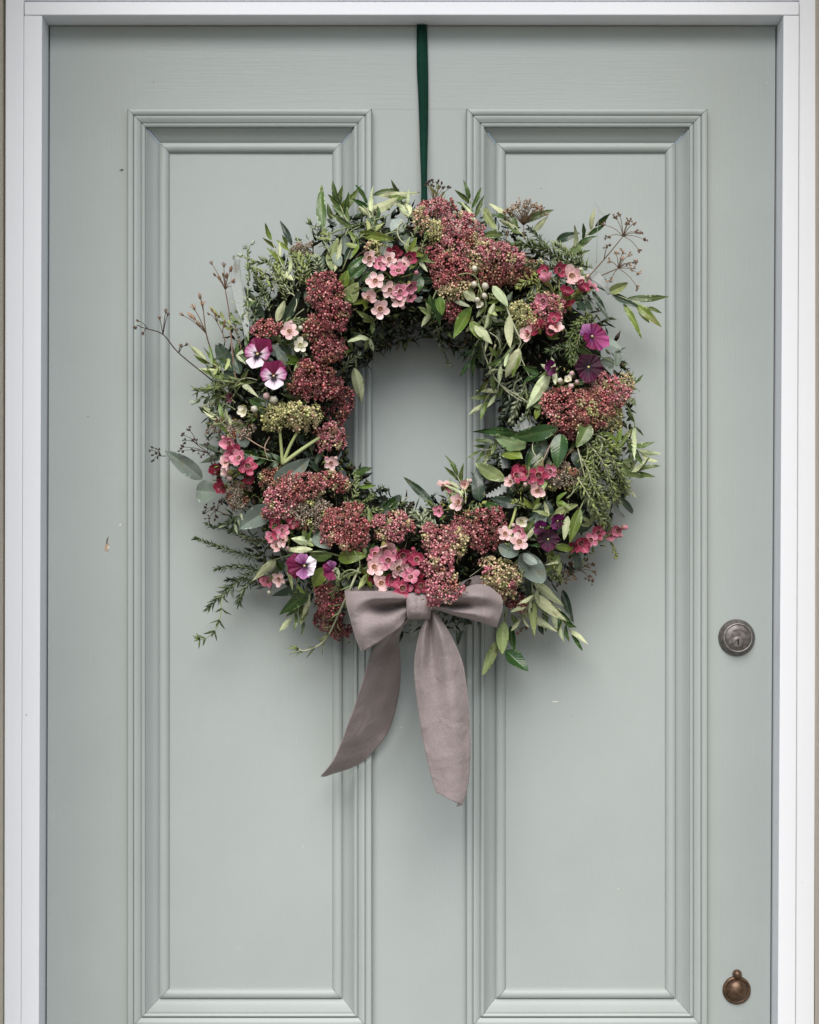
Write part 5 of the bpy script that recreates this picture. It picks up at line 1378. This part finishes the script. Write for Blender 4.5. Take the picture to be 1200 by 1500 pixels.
ROS += [
 ([(862, 650, .008), (880, 672, .018), (893, 700, .02), (900, 728, .018)], dict(L0=15, L1=12, step=6, col='bright', w=3.6, open_=1.15, scol=PST, r0=.0012)),
 ([(850, 668, .008), (862, 690, .02), (870, 715, .022), (890, 738, .02)], dict(L0=15, L1=12, step=6, col='bright', w=3.6, open_=1.15, scol=PST, r0=.0012)),
 ([(880, 655, .006), (900, 676, .014), (915, 705, .014), (918, 722, .014)], dict(L0=15, L1=12, step=7, col='bright', w=3.4, open_=1.2, scol=PST, r0=.0011)),
 ([(846, 700, .01), (860, 722, .02), (872, 748, .02), (884, 768, .016)], dict(L0=14, L1=12, step=7, col='bright', w=4.2, scol=PST, r0=.0011)),
 ([(872, 636, .004), (888, 645, .014), (905, 660, .012)], dict(L0=14, L1=12, step=6, col='bright', w=3.6, scol=PST)),
 ([(425, 430, .004), (412, 408, .016), (405, 388, .018)], dict(L0=14, L1=11, step=6, col='bright', w=3.6, scol=PST)),
 ([(440, 415, .004), (444, 396, .016), (440, 376, .018)], dict(L0=13, L1=11, step=5.5, col='bright', w=4, scol=PST, per=4)),
 ([(400, 425, .0), (384, 400, .01), (365, 392, .012)], dict(L0=14, L1=11, step=6, col='bright', w=3.2, scol=PST)),
 ([(330, 590, 0), (316, 610, .006), (306, 622, .006)], dict(L0=14, L1=10, step=6, col='dark', w=3)),
 ([(345, 760, 0), (318, 772, .0), (305, 768, .0)], dict(L0=12, L1=9, step=5, col='dark', w=3)),
 ([(915, 640, -.01), (922, 655, 0), (924, 690, 0)], dict(L0=13, L1=10, step=6, col='mid', w=3)),
 ([(520, 360, .0), (530, 345, .008), (545, 338, .01)], dict(L0=13, L1=10, step=5, col='mid', w=3)),
 ([(560, 360, .0), (575, 350, .006), (592, 345, .008)], dict(L0=13, L1=10, step=5, col='dark', w=3.4)),
 ([(540, 360, -.004), (550, 340, .004), (560, 330, .006)], dict(L0=14, L1=10, step=5, col='dark', w=3.6)),
 ([(500, 350, -.004), (515, 338, .004), (530, 330, .006)], dict(L0=14, L1=10, step=5, col='dark', w=3.6)),
]
for pth, kw in ROS:
    rosemary(pth, **kw)

# ---- dry seed heads
BR = (0.16, 0.095, 0.06); BK = (0.06, 0.04, 0.035); TAN = (0.34, 0.24, 0.17); TAN2 = (0.42, 0.31, 0.24)
def seedhead(main, ends, scol, seedcol, size=2.6, cluster=4, spread=4.0, r0=.0007, off=.014, elong=1.0):
    """main: stem points; ends: list of (px,py) or ((px,py),(node index))"""
    ms, sd = MB(), MB()
    W = np.array([Q(*p) for p in main]); C_ = catmull(W, 5 * len(W))
    ms.tube(C_, r0 * 1.25, r0 * .8, 5, scol)
    for e in ends:
        (px, py), idx = e if isinstance(e[0], tuple) else (e, -1)
        a = W[idx]
        b = P(px, py, -a[1] + random.uniform(-.008, .012))
        mid = (a + b) / 2 + np.array([0, -.002, .002]) 
        ms.tube(catmull(np.array([a, mid, b]), 6), r0 * .8, r0 * .5, 4, scol)
        for q in range(cluster):
            d = (b - a); d /= np.linalg.norm(d)
            o_ = np.array([random.gauss(0, 1), random.gauss(0, .8), random.gauss(0, 1)]) * spread * S * .45 if cluster > 1 else np.zeros(3)
            p = b + o_ + d * spread * S * .3
            if cluster > 1:
                ms.tube([b, p], r0 * .45, r0 * .4, 3, scol)
            dr_ = d + o_ / (spread * S + 1e-9) * .8; dr_ /= np.linalg.norm(dr_)
            ax, ay, az = basis(np.array([dr_[1] + .01, -dr_[0], 0.02]), dr_)
            Vt, Ft, Tt = BUD if random.random() < .6 else STAR
            sc = size * S * random.uniform(.7, 1.15)
            c = np.array(seedcol) * random.uniform(.6, 1.4)
            tt = np.clip(Tt, 0, 1)[:, None]
            sd.add(p + sc * (Vt[:, :1] * ax * .8 + Vt[:, 1:2] * ay * .8 + Vt[:, 2:3] * dr_ * elong), Ft, c * (1 - .4 * tt) + np.array(seedcol) * .6 * tt)
    st = link("seed_head", ms.mesh("seed_stems", M_stem), wreath)
    so = link("seeds", sd.mesh("seeds", M_seed), st); so["kind"] = "stuff"
    return st
# top, dark little umbel over the green ribbon
seedhead([(640, 318, .014), (637, 298, .02)], [(624, 271), (630, 266), (634, 272), (640, 268), (646, 270), (650, 275), (643, 274), (656, 278), (633, 265), (628, 270)], BST, BK, 2.2, 3, 3.4, .0006)
# flat umbel
seedhead([(768, 350, .004), (767, 330, .014)], [(x, 300 + ((x - 770) / 30) ** 2 * 10 + random.uniform(-3, 5)) for x in np.linspace(740, 797, 19)] + [(x, 308 + random.uniform(-4, 5)) for x in np.linspace(746, 790, 12)], BST, TAN, 2.0, 4, 4.5, .0006)
seedhead([(858, 410, .008), (885, 380, .016), (913, 346, .02)], [(887, 330), (903, 320), (908, 315), (922, 324), (928, 328), (937, 343), (944, 351), (936, 366), (890, 347), ((889, 361), 1), (931, 340), (918, 330)], BST, BR, 2.1, 5, 4.0, .0007)
seedhead([(862, 412, .008), (885, 402, .014), (906, 393, .018)], [(893, 384), (903, 372), (912, 370), (921, 374), (930, 384), (935, 400), (895, 410), (933, 419), (926, 394), (920, 386), (912, 380)], BST, TAN, 2.1, 5, 4.4, .0007)
# left: open branching seed stems
seedhead([(315, 562, .0), (307, 554, .006), (262, 517, .016), (239, 490, .018), (217, 482, .018), (206, 479, .018)], [((202, 470), 4), ((199, 480), 5), ((210, 488), 4), ((234, 466), 3), ((243, 456), 3), ((246, 461), 3), ((265, 507), 2), ((273, 505), 2)], BK, BR, 3.0, 1, 0, .0007, elong=1.3)
seedhead([(316, 548, .0), (311, 520, .01), (302, 488, .016), (298, 455, .018)], [((293, 435), 3), ((297, 446), 3), ((267, 461), 2), ((280, 463), 2), ((284, 451), 2), ((292, 475), 2), ((284, 466), 2)], BST, TAN, 3.8, 1, 0, .0008, elong=1.7)
seedhead([(346, 560, .0), (340, 510, .008), (336, 460, .012), (330, 424, .014)], [((315, 403), 3), ((328, 389), 3), ((338, 395), 3), ((327, 403), 3), ((332, 405), 3), ((341, 412), 3), ((310, 386), 3), ((342, 421), 3), ((322, 408), 3)], (0.20, 0.12, 0.08), BR, 3.2, 1, 0, .0007, elong=1.4)
seedhead([(330, 500, .01), (326, 488, .014), (318, 472, .014)], [(306, 460), (311, 455), (316, 461), (321, 464), ((329, 472), 1), ((329, 478), 1)], BST, BR, 3.0, 1, 0, .0006, elong=1.4)
seedhead([(366, 410, .006), (363, 380, .012), (364, 368, .012)], [(370, 356), (360, 363), ((345, 377), 1), ((352, 374), 1)], GST, (0.3, 0.33, 0.28), 4.4, 1, 0, .0008, elong=1.2)
seedhead([(318, 682, .004), (305, 664, .01), (290, 652, .012)], [((270, 638), 2), ((273, 645), 2), ((278, 630), 2), ((284, 660), 1), ((270, 655), 1), ((266, 660), 1), ((295, 668), 1), ((303, 652), 1), ((285, 645), 2)], BK, BK, 2.2, 4, 4.0, .0006)
seedhead([(243, 668, .012), (236, 668, .012)], [(222, 660), (226, 656), (231, 658), (222, 668), (225, 674), (231, 671), (229, 665)], BK, BK, 2.0, 2, 3.0, .0005)
seedhead([(335, 755, .0), (318, 748, .006)], [(300, 752), (306, 760), (312, 744), (303, 745), (326, 738), (315, 757), (322, 735)], BST, BK, 2.2, 4, 4.0, .0006)
seedhead([(330, 650, .0), (322, 635, .006)], [(312, 625), (318, 618), (325, 615), (330, 622), (306, 632), (338, 618), (316, 632)], BST, BR, 2.0, 5, 4.4, .0005)
seedhead([(815, 860, .004), (832, 845, .01), (848, 835, .012)], [(860, 822), (868, 828), (870, 838), (862, 845), (866, 850), (858, 830), ((836, 828), 1), ((828, 838), 1), ((842, 846), 1), ((820, 838), 0), ((838, 838), 1), ((830, 850), 1), ((822, 848), 0)], BST, BR, 2.1, 5, 4.4, .0006)
seedhead([(775, 890, .0), (768, 905, .006)], [(758, 912), (764, 920), (770, 918), (760, 925), (754, 906)], BST, BR, 2.0, 4, 4, .0005)
seedhead([(735, 380, .0), (745, 330, .008), (738, 315, .008)], [(735, 311), (742, 318)], BST, BR, 2.0, 2, 3, .0005)
# loose twigs and wires
def twig(pts, r, c):
    W = np.array([Q(*p) for p in pts]); mb = MB(); mb.tube(catmull(W, 24), r, r * .6, 5, c)
    return link("twig", mb.mesh("twig", M_stem), wreath)
twig([(874, 385, .01), (875, 345, .016), (877, 307, .016), (871, 298, .016)], .0004, (0.35, 0.34, 0.32))
twig([(877, 307, .016), (886, 316, .016)], .0004, (0.35, 0.34, 0.32))
twig([(845, 650, .012), (852, 680, .016), (858, 702, .016)], .0009, PST)
twig([(810, 645, .006), (800, 665, .012), (792, 683, .012)], .0009, TAN)
twig([(840, 658, .006), (830, 668, .012), (826, 682, .012)], .0008, BR)
twig([(705, 500, .0), (712, 525, .004), (730, 560, .006), (775, 590, .004)], .0011, PST)
twig([(758, 470, .01), (735, 515, .008), (712, 540, .0)], .0006, GST)
twig([(770, 500, .01), (745, 530, .008), (708, 541, .0)], .0006, GST)
twig([(395, 640, .0), (388, 655, .006), (392, 672, .006)], .0008, TAN)
twig([(360, 640, .004), (375, 650, .006), (394, 660, .004)], .0008, TAN)
for q in range(46):
    a = random.uniform(0, 6.283); r = WR + random.uniform(-80, 80)
    px, py = WX + r * math.cos(a), WY + r * math.sin(a)
    l = random.uniform(20, 46); b = random.uniform(0, 6.283)
    o_ = random.uniform(-.03, -.006)
    twig([(px, py, o_), (px + l * .5 * math.cos(b) + random.uniform(-6, 6), py + l * .5 * math.sin(b), o_ + .006), (px + l * math.cos(b), py + l * math.sin(b), o_ + .008)], random.uniform(.0005, .0010), random.choice([GST, BST, DST, TAN, PST]))

for (cx_, cy_) in [(430, 385), (455, 400), (405, 415), (385, 405), (540, 330), (590, 325), (480, 350), (420, 430), (860, 660), (885, 690), (870, 720), (895, 745), (850, 640), (745, 545), (725, 520), (760, 580), (500, 850), (480, 870), (520, 845), (330, 600), (345, 575), (815, 470), (700, 420), (790, 640), (610, 760), (640, 745), (780, 860), (830, 730)]:
    b = random.uniform(0, 6.283); l = random.uniform(22, 40); cu = random.choice([-1, 1]) * random.uniform(.6, 1.6)
    pts = []
    for w in range(5):
        t = w / 4; h = b + cu * t
        pts.append((cx_ + l * t * math.cos(h), cy_ + l * t * math.sin(h), .004 + .012 * t))
    twig(pts, random.uniform(.0006, .001), random.choice([PST, GST, PST]))

# ---- background leaves of the ring: sprigs pointing round and outward, under the flowers
for q in range(34):
    a = 2 * math.pi * (q + random.uniform(-.3, .3)) / 34
    r = WR + random.uniform(-55, 60)
    px, py = WX + r * math.cos(a), WY + r * math.sin(a)
    hd = a + random.choice([1.1, 1.4, -1.2, .6, 1.7])
    l = random.uniform(38, 58)
    lim = WR + WT + 4
    ex, ey = px + l * math.cos(hd), py + l * math.sin(hd)
    re = math.hypot(ex - WX, ey - WY)
    if re > lim or re < 128:
        hd = a + 1.57; ex, ey = px + l * math.cos(hd), py + l * math.sin(hd)
    o_ = random.uniform(-.03, -.012)
    kind = random.choice(['olive', 'dark', 'dark', 'glossy', 'olive', 'eucalyptus', 'dark'])
    nm = {'olive': "olive_sprig", 'dark': "broadleaf_sprig", 'glossy': "broadleaf_sprig", 'eucalyptus': "eucalyptus_sprig"}[kind]
    st = stem_obj(nm, [([(px, py, o_), ((px + ex) / 2, (py + ey) / 2, o_ + .006), (ex, ey, o_ + .008)], .0010, .0006, random.choice([GST, DST]))], wreath)
    for w in range(6):
        t = .15 + .85 * w / 5
        bx, by = px + (ex - px) * t, py + (ey - py) * t
        s_ = 1 if w % 2 else -1
        h2 = hd + s_ * random.uniform(.4, .9) if w < 5 else hd
        ll = random.uniform(22, 36) * (0.7 if kind == 'eucalyptus' else 1)
        leaf(st, kind, (bx, by), (bx + ll * math.cos(h2), by + ll * math.sin(h2)), ll * (.65 if kind == 'eucalyptus' else random.uniform(.26, .4)), up=random.choice([1, 1, 1, -1]), roll=random.uniform(-35, 35), shape='oval' if kind == 'eucalyptus' else random.choice(['lance', 'lance', 'ovate']), oa=o_ + .006, ob=o_ + random.uniform(.004, .02))
    merge_leaves(st)

# long slender olive shoots breaking the outline and reaching into the opening
for (ax_, ay_), (bx_, by_), oo in [((560, 345), (538, 298), .0), ((610, 330), (588, 292), .0), ((700, 335), (688, 292), .0), ((832, 372), (872, 332), .004), ((905, 640), (940, 664), .0), ((808, 880), (838, 930), .004), ((462, 858), (428, 904), .0),
                          ((352, 640), (318, 610), .0), ((335, 560), (302, 528), .0), ((748, 560), (708, 592), .0), ((738, 640), (704, 660), .004), ((722, 480), (690, 528), .0), ((682, 738), (670, 698), .0), ((440, 430), (398, 352), .004), ((520, 345), (498, 300), .006), ((770, 350), (742, 318), .0), ((905, 700), (934, 690), .0), ((795, 850), (762, 905), .01), ((755, 505), (716, 556), .004)]:
    mx_, my_ = (ax_ + bx_) / 2 + random.uniform(-6, 6), (ay_ + by_) / 2 + random.uniform(-6, 6)
    st = stem_obj("olive_sprig", [([(ax_, ay_, oo - .012), (mx_, my_, oo + .004), (bx_, by_, oo + .01)], .0010, .0005, PST)], wreath)
    hd = math.atan2(by_ - ay_, bx_ - ax_)
    kd = random.choice(['olive', 'glossy', 'bright', 'olive'])
    for w in range(6):
        t = .25 + .75 * w / 5
        h2 = hd + ((1 if w % 2 else -1) * random.uniform(.3, .75) if w < 5 else random.uniform(-.1, .1))
        ll = random.uniform(22, 35)
        px, py = ax_ + (bx_ - ax_) * t, ay_ + (by_ - ay_) * t
        und = random.random() < .36
        leaf(st, 'pale' if und else kd, (px, py), (px + ll * math.cos(h2), py + ll * math.sin(h2)), ll * random.uniform(.20, .30), up=-1 if und else 1, roll=random.uniform(-35, 35), oa=oo + .004, ob=oo + random.uniform(.008, .024))

OCC = [(e[0], e[1], max(e[2], e[3])) for e in SED]
cnt = 0
while cnt < 64:
    a = random.uniform(0, 6.283); r = WR + random.uniform(-78, 88)
    px, py = WX + r * math.cos(a), WY + r * math.sin(a)
    if min(math.hypot(px - x, py - y) - rad for x, y, rad in OCC) < 2 or (py > 845 and 490 < px < 750):
        continue
    cnt += 1
    kind = random.choice(['olive', 'bright', 'pale', 'bright', 'olive', 'glossy', 'pale'])
    st = stem_obj("leafy_tip", [([(px, py, -.012), (px + 3, py - 3, .004)], .0009, .0006, GST)], wreath)
    h0 = random.uniform(0, 6.283)
    for w in range(random.choice([2, 3, 3])):
        h2 = h0 + w * random.uniform(.6, 1.3); ll = random.uniform(15, 27)
        leaf(st, kind, (px, py), (px + ll * math.cos(h2), py + ll * math.sin(h2)), ll * random.uniform(.28, .42), up=random.choice([1, 1, -1]), roll=random.uniform(-40, 40), oa=.002, ob=random.uniform(.006, .022))
    merge_leaves(st)
for q in range(20):
    a = random.choice([random.uniform(-1.1, 1.0), random.uniform(-2.6, -.6), random.uniform(2.2, 3.9)])
    r = WR + random.uniform(62, 84)
    px, py = WX + r * math.cos(a), WY + r * math.sin(a)
    hd = a + random.uniform(-1.0, 1.0); l = random.uniform(26, 44)
    ex, ey = px + l * math.cos(hd), py + l * math.sin(hd)
    kind = random.choice(['olive', 'bright', 'pale', 'olive'])
    st = stem_obj("leafy_tip", [([(px, py, -.01), ((px + ex) / 2, (py + ey) / 2, .002), (ex, ey, .006)], .0008, .0004, GST)], wreath)
    for w in range(6):
        t = .2 + .8 * w / 5
        h2 = hd + (1 if w % 2 else -1) * random.uniform(.35, .8) if w < 5 else hd
        bx, by = px + (ex - px) * t, py + (ey - py) * t; ll = random.uniform(11, 20)
        leaf(st, kind, (bx, by), (bx + ll * math.cos(h2), by + ll * math.sin(h2)), ll * random.uniform(.22, .34), up=random.choice([1, 1, -1]), roll=random.uniform(-40, 40), oa=.004, ob=random.uniform(.004, .014))
    merge_leaves(st)

# ---- small uncountable greenery that fills the ring
mb = MB()
for q in range(5200):
    a = random.uniform(0, 6.283)
    t = random.uniform(-1, 1)
    r = WR + t * WT * .93
    px, py = WX + r * math.cos(a), WY + r * math.sin(a)
    o_ = -random.uniform(.004, .045)
    p = P(px, py, max(.010, surf(px, py) + o_))
    tang = np.array([-math.sin(a), 0, -math.cos(a)]) * random.choice([1, 1, -1])
    d = nrm(px, py) * .6 + tang * random.uniform(.2, 1.2) + np.array([random.gauss(0, .6), random.gauss(0, .4), random.gauss(0, .6)])
    d /= np.linalg.norm(d)
    c = np.array(random.choice([GR['dark'], GR['dark'], GR['mid'], GR['black'], GR['shade'], (0.07, 0.045, 0.025), (0.10, 0.12, 0.04)])) * random.uniform(.25, .8)  # greens darkened so the colour itself carries the shade between stems
    if random.random() < .55:
        needle(mb, p, d, np.array([random.gauss(0, .5), -1, random.gauss(0, .5)]), random.uniform(9, 20) * S, random.uniform(2, 3.4) * S, c, random.uniform(-.2, .4))
    else:
        needle(mb, p, d, np.array([random.gauss(0, .7), -1, random.gauss(0, .7)]), random.uniform(10, 20) * S, random.uniform(4, 8) * S, c, random.uniform(-.3, .5))
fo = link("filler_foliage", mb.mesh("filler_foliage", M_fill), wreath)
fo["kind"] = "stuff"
